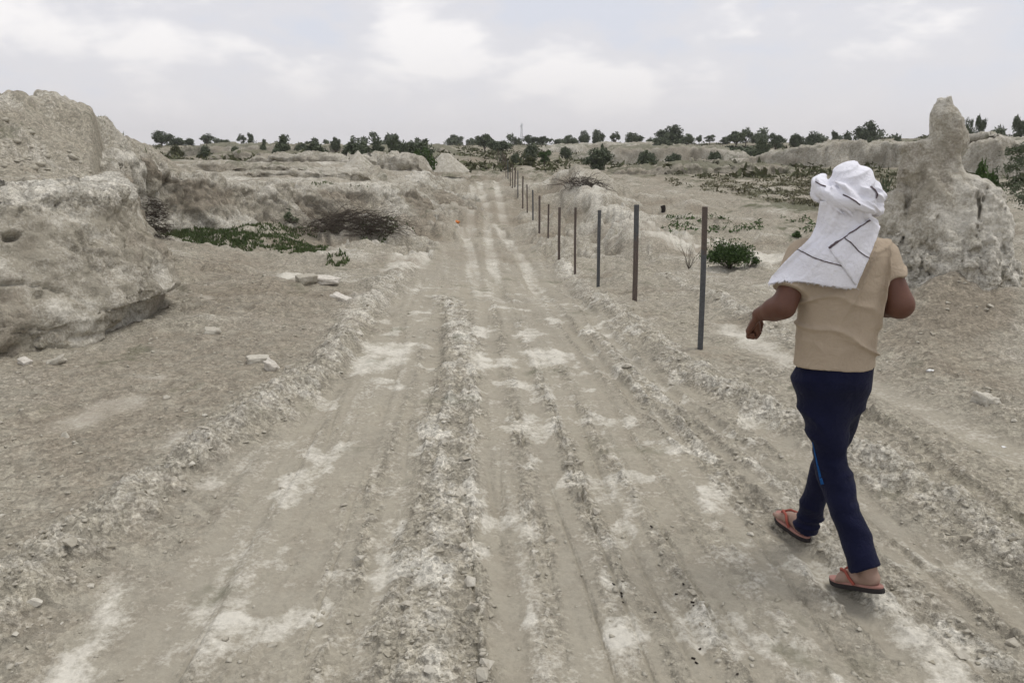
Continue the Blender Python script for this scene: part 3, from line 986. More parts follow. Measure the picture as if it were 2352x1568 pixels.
# --- the long bench behind the green hollow
def bench_prof(s, S, c):
    k = 1 + .45 * math.sin(s * 1.9) * math.sin(s * .7 + 1)
    side = float(sstep(20, 24, c[1]))
    k *= (1 + .9 * side) * (.3 + .7 * float(sstep(2.5, 4.5, s)))
    return [(1.1 * k, -.55), (.92 * k, -.1), (.70 * k, .08), (.46 * k, .26), (.26 * k, .52), (.12, .80), (.03, .93), (-.10, 1.0), (-.35, 1.015), (-.65, 1.01), (-.85, .97), (-1.0, .85)]
def bench_disp(x, y, z, zf, s):
    d = .22 * fbm3(x * .55, y * .55, z * .5, 300, 3) * sstep(1.02, .9, zf)
    d += .16 * lump3(x, y, z * .6, .9, 310) + .20 * blocks(x, y, z, .50, 320) + .10 * blocks(x, y, z, .21, 330)
    d -= .22 * sstep(.15, .5, vnoise3(s * 1.3, zf * .7, 0 * s, 335)) * sstep(1, .85, zf)       # rain gullies
    return d
def bench_attr(V, zf, s):
    x, y, z = V[..., 0], V[..., 1], V[..., 2]
    n = fbm3(x * .8, y * .8, z * 1.4, 350, 3)
    return {'pale': .25 + .45 * sstep(0, .5, n) + .3 * sstep(.85, 1, zf), 'brown': .15 + .7 * sstep(.05, .5, -n) * sstep(1, .9, zf), 'green': 0 * zf, 'rough': 0 * zf + .5}
bench = sweep_bank('bank', BENCH[8:19], bench_prof, bench_z0, bench_z1, .05, 64, bench_disp, MAT_BANK, 1, bench_attr)
tag(bench, kind='structure')

# --- far scarps: picture columns (x, top y, base y) at a distance
def scarp(rows, depth, back, seed, pale, gully, green=0.0, cell=.12, nt=40):
    top = np.array([P(x, t, depth + dd) for x, t, b, dd in rows])
    bas = np.array([P(x, b, depth + dd) for x, t, b, dd in rows])
    plan = np.stack([bas[:, 0], bas[:, 1], bas[:, 2], top[:, 2]], -1)
    plan[[0, -1], 2] -= .7; plan[[0, -1], 3] = plan[[0, -1], 2] + .1
    plan[:, 2] -= .12
    def prof(s, S, c):
        k = .5 + .25 * math.sin(s * .9 + seed)
        H = max(c[3] - c[2], .2)
        return [(1.0 * k * H, -.25), (.7 * k * H, .0), (.3 * k * H, .35), (.12 * H, .75), (0, .95), (-.25, 1.0), (-back * .35, 1.02), (-back * .7, .9), (-back, .2)]
    def disp(x, y, z, zf, s):
        d = .25 * fbm3(x * .35, y * .35, z * .35, seed, 3) + .30 * blocks(x, y, z * 1.3, 1.1, seed + 5) + .16 * blocks(x, y, z, .45, seed + 7)
        g = np.abs(vnoise3(s * 1.1, 0 * s + zf * .4, 0 * s, seed + 9))
        d -= gully * (1 - sstep(0, .35, g)) * sstep(1.0, .8, zf)
        return d
    def at(V, zf, s):
        n = fbm3(V[..., 0] * .4, V[..., 1] * .4, V[..., 2], seed + 11, 3)
        return {'pale': pale + .3 * n, 'brown': .15 + .4 * sstep(.1, .6, -n), 'green': green * (sstep(.98, 1.01, zf) + .6 * sstep(-.1, .4, n)), 'rough': 0 * zf + .4}
    o = sweep_bank('bank', plan, prof, lambda c: c[:, 2], lambda c: c[:, 3], cell, nt, disp, MAT_BANK, 1, at)
    return tag(o, kind='structure')

scarp([(1640, 396, 398, 0), (1700, 378, 392, 0), (1760, 350, 388, 0), (1830, 329, 382, -3), (1930, 322, 378, -5), (2040, 326, 376, -6), (2120, 330, 380, -8), (2200, 345, 385, -8)], 74, 9, 400, .45, .35, .3, .14)
scarp([(1380, 392, 394, 0), (1460, 384, 396, 0), (1560, 377, 399, 0), (1680, 374, 403, 0), (1800, 372, 400, 2), (1880, 366, 392, 6)], 52, 7, 420, .12, .1, .9, .12)
scarp([(2120, 350, 400, 4), (2200, 332, 400, 2), (2270, 308, 392, 0), (2340, 316, 390, 0), (2450, 322, 392, 0), (2560, 330, 392, 0)], 52, 9, 440, .5, .3, .15, .12)
scarp([(500, 374, 378, 0), (560, 360, 377, 0), (600, 351, 376, 0), (650, 356, 379, 0), (740, 358, 382, -1), (800, 360, 384, -1), (880, 361, 386, -2), (905, 368, 384, 0)], 46, 5, 460, .55, .12, .2, .1)
scarp([(440, 404, 408, 0), (520, 396, 406, 0), (640, 391, 405, 0), (760, 390, 406, 0), (860, 392, 408, 0), (930, 398, 410, 0)], 29, 4, 580, .5, .15, .1, .07)
scarp([(350, 385, 390, 0), (420, 378, 388, 0), (500, 374, 386, 0), (600, 378, 388, 0), (700, 376, 390, 0), (780, 382, 392, 0)], 36, 4, 590, .35, .15, .4, .08)
scarp([(840, 372, 392, 0), (870, 362, 398, 0), (900, 358, 402, 0), (950, 358, 404, 0), (972, 366, 404, 0), (985, 380, 402, 0)], 37, 4, 480, .5, .12, .1, .07)
scarp([(1296, 352, 374, 0), (1340, 345, 374, 0), (1450, 338, 372, 0), (1560, 336, 370, 0), (1680, 335, 366, 0), (1760, 338, 366, 0)], 88, 14, 500, .45, .15, .9, .2)
scarp([(1180, 342, 352, 0), (1260, 334, 352, 0), (1340, 328, 350, 0), (1420, 330, 350, 0), (1560, 326, 348, 0), (1640, 330, 346, 0)], 120, 20, 520, .62, .1, .5, .25)
scarp([(340, 338, 352, 0), (420, 333, 356, 0), (540, 328, 352, 0), (640, 331, 352, 0), (760, 334, 352, 0), (900, 337, 352, 0), (1000, 332, 350, 0), (1100, 334, 352, 0)], 95, 14, 540, .30, .15, 1.0, .2)
scarp([(420, 352, 366, 0), (520, 346, 364, 0), (640, 348, 366, 0), (760, 352, 366, 0), (900, 350, 364, 0), (1020, 350, 366, 0), (1110, 356, 368, 0)], 66, 9, 560, .25, .15, 1.0, .15)

# small bleached cone on the bench and a rounded block beside the track
def cone_mound(name, px, ptop, pbase, wpx, depth, seed, top=.05):
    c = P(px, pbase, depth); tz = P(px, ptop, depth)[2]
    w = wpx / F * depth * .5
    nu, nv = 72, 30
    a = np.linspace(0, 2 * math.pi, nu, endpoint=False)
    v = np.linspace(0, 1, nv)
    A, V_ = np.meshgrid(a, v, indexing='ij')
    rr = w * (1.25 * (1 - V_) ** 1.15 + top * (1 - V_) ** .3)
    g = .12 * np.abs(vnoise3(np.cos(A) * 3, np.sin(A) * 3, V_ * .8, seed)) * (1 - V_)
    rr = rr * (1 - g) * (1 + .12 * vnoise3(np.cos(A) * 1.2, np.sin(A) * 1.2, V_ * 2, seed + 2))
    X = c[0] + rr * np.cos(A); Y = c[1] + w + rr * np.sin(A)
    Z = c[2] - .3 + (tz - c[2] + .3) * V_ + .04 * vnoise3(X * 4, Y * 4, V_ * 4, seed + 1)
    vs = np.stack([X, Y, Z], -1).reshape(-1, 3)
    o = mesh_np(name, vs, grid_faces(nu, nv, True), MAT_BANK, attrs={'pale': np.full(len(vs), .62), 'brown': np.full(len(vs), .05), 'green': np.zeros(len(vs)), 'rough': np.zeros(len(vs))})
    return o
tag(cone_mound('clay_cone', 815, 346, 384, 88, 38, 600), 'small bleached clay cone on the bench left of the track', 'mound')
tag(cone_mound('clay_hump', 1022, 352, 382, 52, 44, 620, .75), 'rounded pale clay hump at the left of the track far ahead', 'mound')

# --- the pinnacle at the right
_out = [(236, 2164, 2172), (244, 2157, 2181), (258, 2150, 2193), (280, 2147, 2203), (310, 2145, 2210), (320, 2140, 2213), (327, 2086, 2214), (336, 2072, 2216), (380, 2068, 2228),
        (397, 2066, 2238), (406, 2066, 2262), (420, 2065, 2286), (436, 2062, 2300), (446, 2041, 2304), (470, 2028, 2315), (500, 2015, 2332), (540, 2004, 2345), (600, 1990, 2347),
        (650, 1978, 2340), (690, 1962, 2332), (760, 1930, 2330), (850, 1890, 2345), (960, 1850, 2360)]
PIN_C3 = np.array([PIN_C[0], PIN_C[1], 0.0])
_az = math.atan2(PIN_C[0], PIN_C[1])
_U = np.array([math.cos(_az), -math.sin(_az)]); _W = np.array([math.sin(_az), math.cos(_az)])   # across and along its long axis
def _pin_uz(px, py):
    d = ray(px, py); t = (PIN_C3[:2] @ _W) / (d[:2] @ _W)
    q = d * t
    return (q[:2] - PIN_C3[:2]) @ _U, CAM_H + q[2]
_pz = np.array([_pin_uz(2176, a)[1] for a, _, _ in _out])[::-1]
_pl = np.array([_pin_uz(b, a)[0] for a, b, _ in _out])[::-1]
_pr = np.array([_pin_uz(c, a)[0] for a, _, c in _out])[::-1]
PIN_TOP = _pz[-1]
_ph, _pt = [0, .25, .5, .7, .78, .85, .95, 1], [1.0, .66, .46, .33, .24, .18, .13, .03]
def pin_field(X, Y, Z):
    Lz = np.interp(Z, _pz, _pl); Rz = np.interp(Z, _pz, _pr)
    a = (Rz - Lz) / 2; cx = (Rz + Lz) / 2
    T = np.interp(np.clip(Z / PIN_TOP, 0, 1), _ph, _pt)
    d0 = (((np.abs(X - cx) / np.maximum(a, .01)) ** 2.7 + (np.abs(Y) / T) ** 2.3) ** .4 - 1) * np.minimum(a, T) * .8
    d0 = np.maximum(d0, (Z - PIN_TOP) * .8)
    band = np.abs(d0) < .16
    d0[band] = pin_detail(X[band], Y[band], Z[band])
    return d0
def pin_detail(X, Y, Z):
    """X across, Y along the slab's thickness, both measured from its middle"""
    z = Z + .02 * vnoise3(X * 6, Y * 6, Z * 6, 700)
    x = X + .016 * vnoise3(X * 9, Y * 9, Z * 5, 701)
    Lz = np.interp(z, _pz, _pl); Rz = np.interp(z, _pz, _pr)
    a = (Rz - Lz) / 2; cx = (Rz + Lz) / 2
    hz = np.clip(z / PIN_TOP, 0, 1)
    T = np.interp(hz, _ph, _pt)
    cy = 0.0
    # spire is rounder, the flank a thinner slab
    q = (np.abs(x - cx) / np.maximum(a, .01)) ** 2.7 + (np.abs(Y - cy) / T) ** 2.3
    d = (q ** .4 - 1) * np.minimum(a, T) * .8
    d = np.maximum(d, (z - PIN_TOP) * .8)
    n = .045 * fbm3(X * 2.6, Y * 2.6, Z * 1.4, 710, 3)
    calm = 1 - .10 * sstep(.72, .92, hz)
    vert = -.065 * lump3(X, Y, Z * .20, .19, 720)
    low = sstep(1.05, .75, Z + .25 * vnoise3(X * 2, Y * 2, 0 * Z, 721))
    chunk = -low * (.05 * lump3(X, Y, Z, .18, 730) + .032 * lump3(X, Y, Z, .08, 740)) - (1 - low) * (.034 * lump3(X, Y, Z * .5, .13, 745) + .018 * lump3(X, Y, Z, .055, 746))
    fine = .005 * vnoise3(X * 40, Y * 40, Z * 40, 750)
    d = d - .021 * sstep(.7, .9, hz) + calm * (n + vert + chunk + fine - (.02 + .03 * low) * blocks(X, Y, Z * .7, .19, 755) - (.010 + .02 * low) * blocks(X, Y, Z, .085, 756))
    front = sstep(.1, -.05, Y)
    for px, y0, y1, wd, dp in ((2090, 438, 545, .014, .07), (2246, 440, 540, .009, .05), (2128, 390, 425, .008, .04), (2172, 300, 420, .010, .015), (2262, 430, 500, .010, .05), (2300, 545, 620, .02, .05), (2150, 490, 560, .01, .04)):
        q0 = (_pin_uz(px, y0)[0], 0, _pin_uz(px, y0)[1]); q1 = (0, 0, _pin_uz(px, y1)[1])
        xc = q0[0] + .035 * vnoise3(0 * Z + 3, 0 * Z + px, Z * 6, 760) + .012 * vnoise3(0 * Z + 3, 0 * Z + px, Z * 25, 761) + (q0[2] - Z) * .05
        k = (.35 + .65 * sstep(-.3, .4, vnoise3(X * 3, Y * 0 + px, Z * 9, 762))) * np.exp(-((X - xc) / wd) ** 2) * sstep(q1[2] - .06, q1[2] + .04, Z) * sstep(q0[2] + .05, q0[2] - .03, Z)
        d = d + dp * k * front
    return d
pv, pf = sample(pin_field, (_pl.min() - .1, -.85, -.45), (_pr.max() + .1, .85, PIN_TOP + .06), .018)
pv = np.stack([PIN_C[0] + pv[:, 0] * _U[0] + pv[:, 1] * _W[0], PIN_C[1] + pv[:, 0] * _U[1] + pv[:, 1] * _W[1], pv[:, 2]], -1)
pn = fbm3(pv[:, 0] * 2.2, pv[:, 1] * 2.2, pv[:, 2] * 1.2, 770, 3)
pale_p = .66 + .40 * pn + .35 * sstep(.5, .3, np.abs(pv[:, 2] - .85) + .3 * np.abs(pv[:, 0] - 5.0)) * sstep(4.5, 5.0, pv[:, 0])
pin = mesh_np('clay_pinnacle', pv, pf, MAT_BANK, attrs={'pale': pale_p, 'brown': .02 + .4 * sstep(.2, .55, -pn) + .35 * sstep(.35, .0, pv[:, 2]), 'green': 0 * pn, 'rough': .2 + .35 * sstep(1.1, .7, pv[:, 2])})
tag(pin, 'tall jagged clay pinnacle with one upright spire, behind the walking man', 'rock formation')

# ------------------------------------------------------------------ stones and clods
def hull_mesh(name, seed, n=13, flat=.6):
    import bmesh
    rg = np.random.default_rng(seed)
    p = rg.normal(size=(n, 3)); p /= np.linalg.norm(p, axis=1)[:, None]
    p *= (.75 + .35 * rg.random((n, 1)))
    p[:, 2] *= flat; p[:, 0] *= 1.0 + .3 * rg.random(); p[:, 1] *= .75 + .3 * rg.random()
    bm = bmesh.new()
    for q in p:
        bm.verts.new(q)
    res = bmesh.ops.convex_hull(bm, input=bm.verts)
    bmesh.ops.delete(bm, geom=[g for g in res['geom_interior'] if isinstance(g, bmesh.types.BMVert)], context='VERTS')
    bmesh.ops.triangulate(bm, faces=bm.faces)
    me = bpy.data.meshes.new(name)
    bm.to_mesh(me); bm.free()
    return me

def stone_mat(name, col_a, col_b):
    m, nt, b = new_mat(name, .95, .1)
    p = objc(nt)
    n = noise(nt, pos(nt), 30, 5, .65)
    c = mixc(nt, orand(nt), col_a, col_b)
    c = mixc(nt, mapr(nt, n, .4, .7, 0, .6), c, BROWN)
    nt.links.new(c, b.inputs['Base Color'])
    bump(nt, b, noise(nt, pos(nt), 120, 3, .6), .5, .006)
    return m
MAT_STONE = stone_mat('clay_stone', TAN, PALE)
MAT_GRAVEL, _nt, _b = new_mat('clay_gravel', .96, .1)
_n1 = noise(_nt, pos(_nt), 9, 4, .7)
_nt.links.new(mixc(_nt, mapr(_nt, _n1, .35, .65), TAN, tuple(.55 * a + .45 * b for a, b in zip(TAN, PALE))), _b.inputs['Base Color'])
MAT_WHITE_STONE = stone_mat('bleached_stone', (.60, .565, .50), (.66, .63, .57))

PROTO = [hull_mesh('clod', 900 + i, 13, .45 + .05 * i) for i in range(8)]
for me in PROTO:
    me.materials.append(MAT_STONE)

_TS = 1.2 * 1.004 ** np.arange(1250)
def ground_hit(px, py):
    d = ray(px, py)
    q = d[None] * _TS[:, None]
    hit = CAM_H + q[:, 2] <= gz_fast(q[:, 0], q[:, 1])
    k = int(np.argmax(hit)) if hit.any() else len(_TS) - 1
    return q[k] + np.array([0, 0, CAM_H])

# candidates: dense on the berms and loose ground, sparse on the driven strip
def scatter(n, ymin, ymax, seed, wgt):
    rg = np.random.default_rng(seed)
    th = rg.uniform(R(-37), R(37), n); v = rg.random(n)
    r = 1 / (1 / ymax + v * (1 / ymin - 1 / ymax))
    x, y = r * np.sin(th), r * np.cos(th)
    a = np.clip((th - th_d[0]) / (th_d[1] - th_d[0]), 0, NC_D - 1).astype(int)
    j = np.clip(np.searchsorted(rs, r), 0, len(rs) - 1)
    rough = g_rough.reshape(shp)[a, j]; pale = g_pale.reshape(shp)[a, j]
    ok = rg.random(n) < wgt(rough, x, y)
    ok &= ~inside(x, y, BENCH)
    return x[ok], y[ok], rough[ok], rg

sx, sy, sr, rg = scatter(2600, 2.1, 11, 21, lambda q, x, y: np.clip(q - .2, .03, 1) ** 1.6)
size = (.010 + .028 * rg.random(len(sx)) ** 3) * (.65 + .5 * sr) * np.clip(.55 + np.hypot(sx, sy) / 9, .6, 1.5)
order = np.argsort(-size / np.hypot(sx, sy))[:290]
sz = gz_fast(sx, sy)
for k in order:
    o = bpy.data.objects.new('clod', PROTO[k % 8])
    COL.objects.link(o)
    s = float(size[k])
    o.scale = (s, s * rg.uniform(.8, 1.1), s * rg.uniform(.7, 1.0))
    o.location = (float(sx[k]), float(sy[k]), float(sz[k]) + s * .12)
    o.rotation_euler = (rg.uniform(-.3, .3), rg.uniform(-.3, .3), rg.uniform(0, 6.28))
    o.parent = ground

def gravel(n, ymin, ymax, seed, smin_, smax, wgt, name='gravel'):
    x, y, q, rg = scatter(n, ymin, ymax, seed, wgt)
    n = len(x)
    base = []
    for me in PROTO:
        v = np.array([tuple(a.co) for a in me.vertices]); f = np.array([tuple(p.vertices) for p in me.polygons])
        base.append((v, f))
    z = gz_fast(x, y)
    s = (smin_ + (smax - smin_) * rg.random(n) ** 3.2) * np.clip(.5 + np.hypot(x, y) / 8, .6, 2.2)
    an = rg.random(n) * 6.283; tilt = rg.uniform(.5, 1, n)
    VV, FF, off = [], [], 0
    for k in range(8):
        idx = np.arange(k, n, 8)
        v, f = base[k]
        ca, sa = np.cos(an[idx])[:, None], np.sin(an[idx])[:, None]
        px = (v[:, 0] * ca - v[:, 1] * sa) * s[idx][:, None] + x[idx][:, None]
        py = (v[:, 0] * sa + v[:, 1] * ca) * s[idx][:, None] + y[idx][:, None]
        pz = (v[:, 2] * tilt[idx][:, None] + .12) * s[idx][:, None] + z[idx][:, None]
        VV.append(np.stack([px, py, pz], -1).reshape(-1, 3))
        FF.append((f[None] + (np.arange(len(idx)) * len(v))[:, None, None]).reshape(-1, 3) + off)
        off += len(idx) * len(v)
    o = mesh_np(name, np.concatenate(VV), np.concatenate(FF), MAT_GRAVEL, parent=ground, smooth=False)
    return tag(o, kind='stuff')
gravel(15000, 2.1, 14, 33, .004, .019, lambda q, x, y: np.clip(q, .08, 1) ** 1.5)

# rubble on the mound above the bluff
def rubble(n, cx, cy, rx, ry, seed, smin_, smax):
    rg = np.random.default_rng(seed)
    a = rg.random(n) * 6.283; rr = np.sqrt(rg.random(n))
    return cx + rx * rr * np.cos(a), cy + ry * rr * np.sin(a), (smin_ + (smax - smin_) * rg.random(n) ** 3), rg
_x, _y, _s, _rg = rubble(1500, -6.6, 10.6, 3.2, 3.8, 41, .015, .09)
_m = inside(_x, _y, BENCH); _x, _y, _s = _x[_m], _y[_m], _s[_m]
_z = gz_fast(_x, _y)
VV, FF, off = [], [], 0
for k in range(len(_x)):
    me = PROTO[k % 8]
    v = np.array([tuple(a.co) for a in me.vertices]); f = np.array([tuple(p.vertices) for p in me.polygons])
    a = _rg.random() * 6.28
    vx = (v[:, 0] * math.cos(a) - v[:, 1] * math.sin(a)) * _s[k] + _x[k]; vy = (v[:, 0] * math.sin(a) + v[:, 1] * math.cos(a)) * _s[k] + _y[k]
    VV.append(np.stack([vx, vy, v[:, 2] * _s[k] + _z[k]], -1)); FF.append(f + off); off += len(v)
tag(mesh_np('rubble', np.concatenate(VV), np.concatenate(FF), MAT_GRAVEL, parent=ground, smooth=False), kind='stuff')

# named stones
def big_stone(name, px, py, wpx, hpx, rot, mat, label, seed, flat=.5, lift=.25, asp=.6, cat='stone'):
    w = ground_hit(px, py)
    sc = w[1] / F * 1.0
    half = wpx * sc / 2
    # rounded angular block: subdivided box, roughened
    n = 9
    g = np.linspace(-1, 1, n)
    A, B = np.meshgrid(g, g, indexing='ij')
    one = np.ones_like(A)
    sides = [np.stack(q, -1).reshape(-1, 3) for q in ((A, B, one), (B, A, -one), (one, A, B), (-one, B, A), (B, one, A), (A, -one, B))]
    V = np.concatenate(sides); Fs = np.concatenate([grid_faces(n, n) + i * n * n for i in range(6)])
    nrm = (np.abs(V) ** 9).sum(1) ** (1 / 9)
    V = V / nrm[:, None]
    V = V * (1 + .26 * vnoise3(V[:, 0] * 1.3 + seed, V[:, 1] * 1.3, V[:, 2] * 1.3, seed)[:, None] + .10 * vnoise3(V[:, 0] * 4, V[:, 1] * 4 + seed, V[:, 2] * 4, seed)[:, None])
    V = V * np.array([half, half * asp, half * flat])
    o = mesh_np(name, V, Fs, mat, smooth=True)
    o.location = (float(w[0]), float(w[1]) + half * .3, float(w[2]) + half * flat * lift)
    o.rotation_euler = rot
    return tag(o, label, cat)
big_stone('rock_slab', 740, 652, 70, 20, (.05, .10, .15), MAT_WHITE_STONE, 'flat pale rock slab lying beyond the left berm, larger of the two slabs', 1, .22, .9, .55, 'rock')
big_stone('rock', 704, 648, 44, 30, (.1, -.1, .5), MAT_STONE, 'brownish crumbly rock against the left end of the flat pale slab', 2, .5, .5, .8, 'rock')
big_stone('rock_slab', 784, 692, 46, 18, (.08, .28, -.35), MAT_WHITE_STONE, 'small tilted pale slab propped on the ground nearer the left berm', 3, .24, 1.1, .5, 'rock')
big_stone('stone', 622, 850, 40, 24, (.2, .35, -.45), MAT_WHITE_STONE, 'smooth white oblong stone lying on brown soil left of the track', 4, .55, .7, .5)
big_stone('stone', 487, 768, 34, 22, (.1, .1, .3), MAT_STONE, 'pale stone right of the foot of the bluff', 5, .5, .5, .8)
big_stone('stone', 590, 832, 46, 16, (.05, .05, .4), MAT_STONE, 'flat tan stone beside the smooth white oblong stone', 6, .35, .6, .7)
big_stone('stone', 55, 838, 30, 20, (.1, .3, -.5), MAT_WHITE_STONE, 'whitish stone at the foot of the bluff near the left edge', 7, .6, .5, .7)
big_stone('stone', 125, 838, 40, 16, (.1, -.35, .3), MAT_STONE, 'grey wedge-shaped stone leaning at the foot of the bluff', 8, .4, .8, .6)
big_stone('stone', 2268, 928, 52, 30, (.1, .2, .4), MAT_STONE, 'angular clod with dark side on the bank at the right edge', 9, .6, .4, .8)
# ------------------------------------------------------------------ fence posts
def metal_mat(name, rust_lo, rust_hi):
    """angle iron: dark mill-scale grey with a rusty part between two heights (metres above ground)"""
    m, nt, b = new_mat(name, .72, .3)
    o = objc(nt)
    sp = nd(nt, 'ShaderNodeSeparateXYZ'); nt.links.new(o, sp.inputs[0])
    n = noise(nt, o, 14, 5, .7)
    z = math_(nt, 'ADD', sp.outputs['Z'], mapr(nt, n, .3, .7, -.10, .10))
    k = math_(nt, 'MULTIPLY', mapr(nt, z, rust_lo - .03, rust_lo + .03), mapr(nt, z, rust_hi + .03, rust_hi - .03))
    grey = mixc(nt, mapr(nt, noise(nt, o, 30, 4, .7), .4, .7), (.078, .081, .085), (.125, .129, .132))
    rust = mixc(nt, mapr(nt, noise(nt, o, 40, 5, .7), .35, .7), (.092, .075, .066), (.150, .118, .100))
    c = mixc(nt, k, grey, rust)
    c = mixc(nt, mapr(nt, noise(nt, o, 55, 3, .6), .66, .74, 0, .5), c, (.32, .30, .27))
    nt.links.new(c, b.inputs['Base Color'])
    b.inputs['Metallic'].default_value = .25
    bump(nt, b, noise(nt, o, 160, 3, .6), .25, .002)
    return m
MAT_POST = [metal_mat('steel_rusty_top', .86, 9), metal_mat('steel_rusty_foot', -9, .80), metal_mat('steel_grey', 8, 9), metal_mat('steel_rusty', -9, 9)]
POST_KIND = [0, 1, 2, 3, 3, 3, 3, 2, 3, 3, 2, 3, 3, 3, 2, 3, 3, 3, 2, 3, 3, 3, 3]
ORD = ['nearest', 'second', 'third', 'fourth', 'fifth', 'sixth', 'seventh', 'eighth', 'ninth', 'tenth', 'eleventh', 'twelfth', 'thirteenth', 'fourteenth',
       'fifteenth', 'sixteenth', 'seventeenth', 'eighteenth', 'nineteenth', 'twentieth', 'twenty-first', 'twenty-second', 'farthest']
LOOK = ['dark grey below and rusty brown above', 'rusty below and grey above', 'dark grey', 'rusty brown']
def angle_iron(h, w=.044, t=.006, seed=0):
    prof = np.array([(0, 0), (w, 0), (w, t), (t * 1.2, t), (t, t * 1.2), (t, w * .96), (0, w * .96)]) - np.array([w / 2, 0])
    n = len(prof)
    zs = [-.22, -.02, .25 * h, .5 * h, .75 * h, h - .012, h]
    V = []
    for i, z in enumerate(zs):
        p = prof.copy()
        if i == len(zs) - 1:
            p = p * .93
        b = .006 * math.sin(z * 2.2 + seed)
        V += [(x + b, y, z) for x, y in p]
    F_ = []
    for i in range(len(zs) - 1):
        for k in range(n):
            F_.append((i * n + k, i * n + (k + 1) % n, (i + 1) * n + (k + 1) % n, (i + 1) * n + k))
    me = bpy.data.meshes.new('fence_post')
    me.from_pydata([tuple(map(float, v)) for v in V], [], F_ + [tuple(range((len(zs) - 1) * n, len(zs) * n))])
    me.update()
    return me
for i, ((px, pt, pb), d, w) in enumerate(zip(POSTS_PX, POST_D, POST_W)):
    top = P(px, pt, d)[2]
    gzv = float(gz_fast(w[0], w[1])[0])
    me = angle_iron(max(top - gzv, .5), seed=i)
    o = bpy.data.objects.new('fence_post', me)
    COL.objects.link(o)
    me.materials.append(MAT_POST[POST_KIND[i]])
    o.location = (float(w[0]), float(w[1]), gzv)
    tilt = [(.0, -.026), (.004, -.018), (.0, .0)][i % 3] if i < 3 else (random.uniform(-.02, .02), random.uniform(-.015, .015))
    o.rotation_euler = (tilt[0], tilt[1], [-.15, .5, .1, -.3, .35][i % 5])
    if i == 0:
        lab = 'nearest angle-iron fence post, ' + LOOK[0]
    elif i == len(POSTS_PX) - 1:
        lab = 'farthest angle-iron fence post of the row'
    else:
        lab = '%s angle-iron fence post counted from the nearest, %s' % (ORD[i], LOOK[POST_KIND[i]])
    tag(o, lab, 'fence post', 'angle-iron posts in a row along the track')

# ------------------------------------------------------------------ plants
def leaf_mat(name, a, b_, dry=None):
    m, nt, b = new_mat(name, .75, .2)
    n = noise(nt, pos(nt), 1.7, 4, .7)
    n2 = noise(nt, pos(nt), 23, 3, .7)
    c = mixc(nt, mapr(nt, n, .35, .65), a, b_)
    c = mixc(nt, mapr(nt, n2, .35, .7, 0, .6), c, tuple(1.45 * q for q in b_))
    if dry:
        c = mixc(nt, mapr(nt, noise(nt, pos(nt), 6, 4, .6), .5, .7, 0, .7), c, dry)
    nt.links.new(c, b.inputs['Base Color'])
    return m
MAT_LEAF = leaf_mat('acacia_leaf', (.064, .080, .050), (.100, .118, .072))
MAT_LEAF_PALE = leaf_mat('pale_leaf', (.085, .105, .062), (.115, .135, .080))
MAT_LEAF_GREEN = leaf_mat('fresh_leaf', (.035, .062, .020), (.060, .095, .030))
MAT_GRASS = leaf_mat('short_grass', (.048, .074, .028), (.078, .108, .040), (.14, .13, .07))
MAT_SCRUB = leaf_mat('dry_scrub', (.055, .066, .030), (.085, .088, .045), (.14, .12, .075))
MAT_SLOPE = leaf_mat('dusty_tuft', (.085, .085, .050), (.125, .120, .070), (.19, .165, .105))
MAT_BARK, _nt, _b = new_mat('bark', .95, .1)
_nt.links.new(mixc(_nt, noise(_nt, pos(_nt), 30, 4, .6), (.060, .048, .038), (.13, .105, .085)), _b.inputs['Base Color'])
MAT_TWIG, _nt, _b = new_mat('dead_twig', .9, .1)
_nt.links.new(mixc(_nt, noise(_nt, pos(_nt), 18, 4, .6), (.045, .037, .032), (.12, .10, .08)), _b.inputs['Base Color'])

def leaf_quads(c, size, rg, elong=1.6):
    n = len(c)
    a = rg.normal(size=(n, 3)); a /= np.linalg.norm(a, axis=1)[:, None]
    b = rg.normal(size=(n, 3)); b -= (a * b).sum(1)[:, None] * a; b /= np.linalg.norm(b, axis=1)[:, None]
    s = (size * rg.uniform(.6, 1.4, n))[:, None]
    V = np.stack([c - a * s * elong, c - b * s * .62, c + a * s * elong, c + b * s * .62], 1).reshape(-1, 3)
    F_ = np.arange(4 * n).reshape(-1, 4)
    return V, F_

def tube(pts, r0, r1, n=5):
    pts = np.asarray(pts, float); m = len(pts)
    V = []
    for i, p in enumerate(pts):
        t = pts[min(i + 1, m - 1)] - pts[max(i - 1, 0)]; t = t / (np.linalg.norm(t) + 1e-9)
        a = np.cross(t, (0.3, .5, .8) if abs(t[2]) < .9 else (1, 0, 0)); a /= np.linalg.norm(a)
        b = np.cross(t, a); r = r0 + (r1 - r0) * i / (m - 1)
        for k in range(n):
            w = 6.2832 * k / n
            V.append(p + r * (a * math.cos(w) + b * math.sin(w)))
    F_ = [(i * n + k, i * n + (k + 1) % n, (i + 1) * n + (k + 1) % n, (i + 1) * n + k) for i in range(m - 1) for k in range(n)]
    return np.array(V), np.array(F_)

def join(parts):
    VV, FF, off = [], [], 0
    for v, f in parts:
        VV.append(v); FF.append(f + off); off += len(v)
    return np.concatenate(VV), np.concatenate(FF)

def me_np(name, v, f, mat, smooth=False):
    o = mesh_np(name, v, f, mat, smooth=smooth)
    me = o.data
    bpy.data.objects.remove(o)
    return me

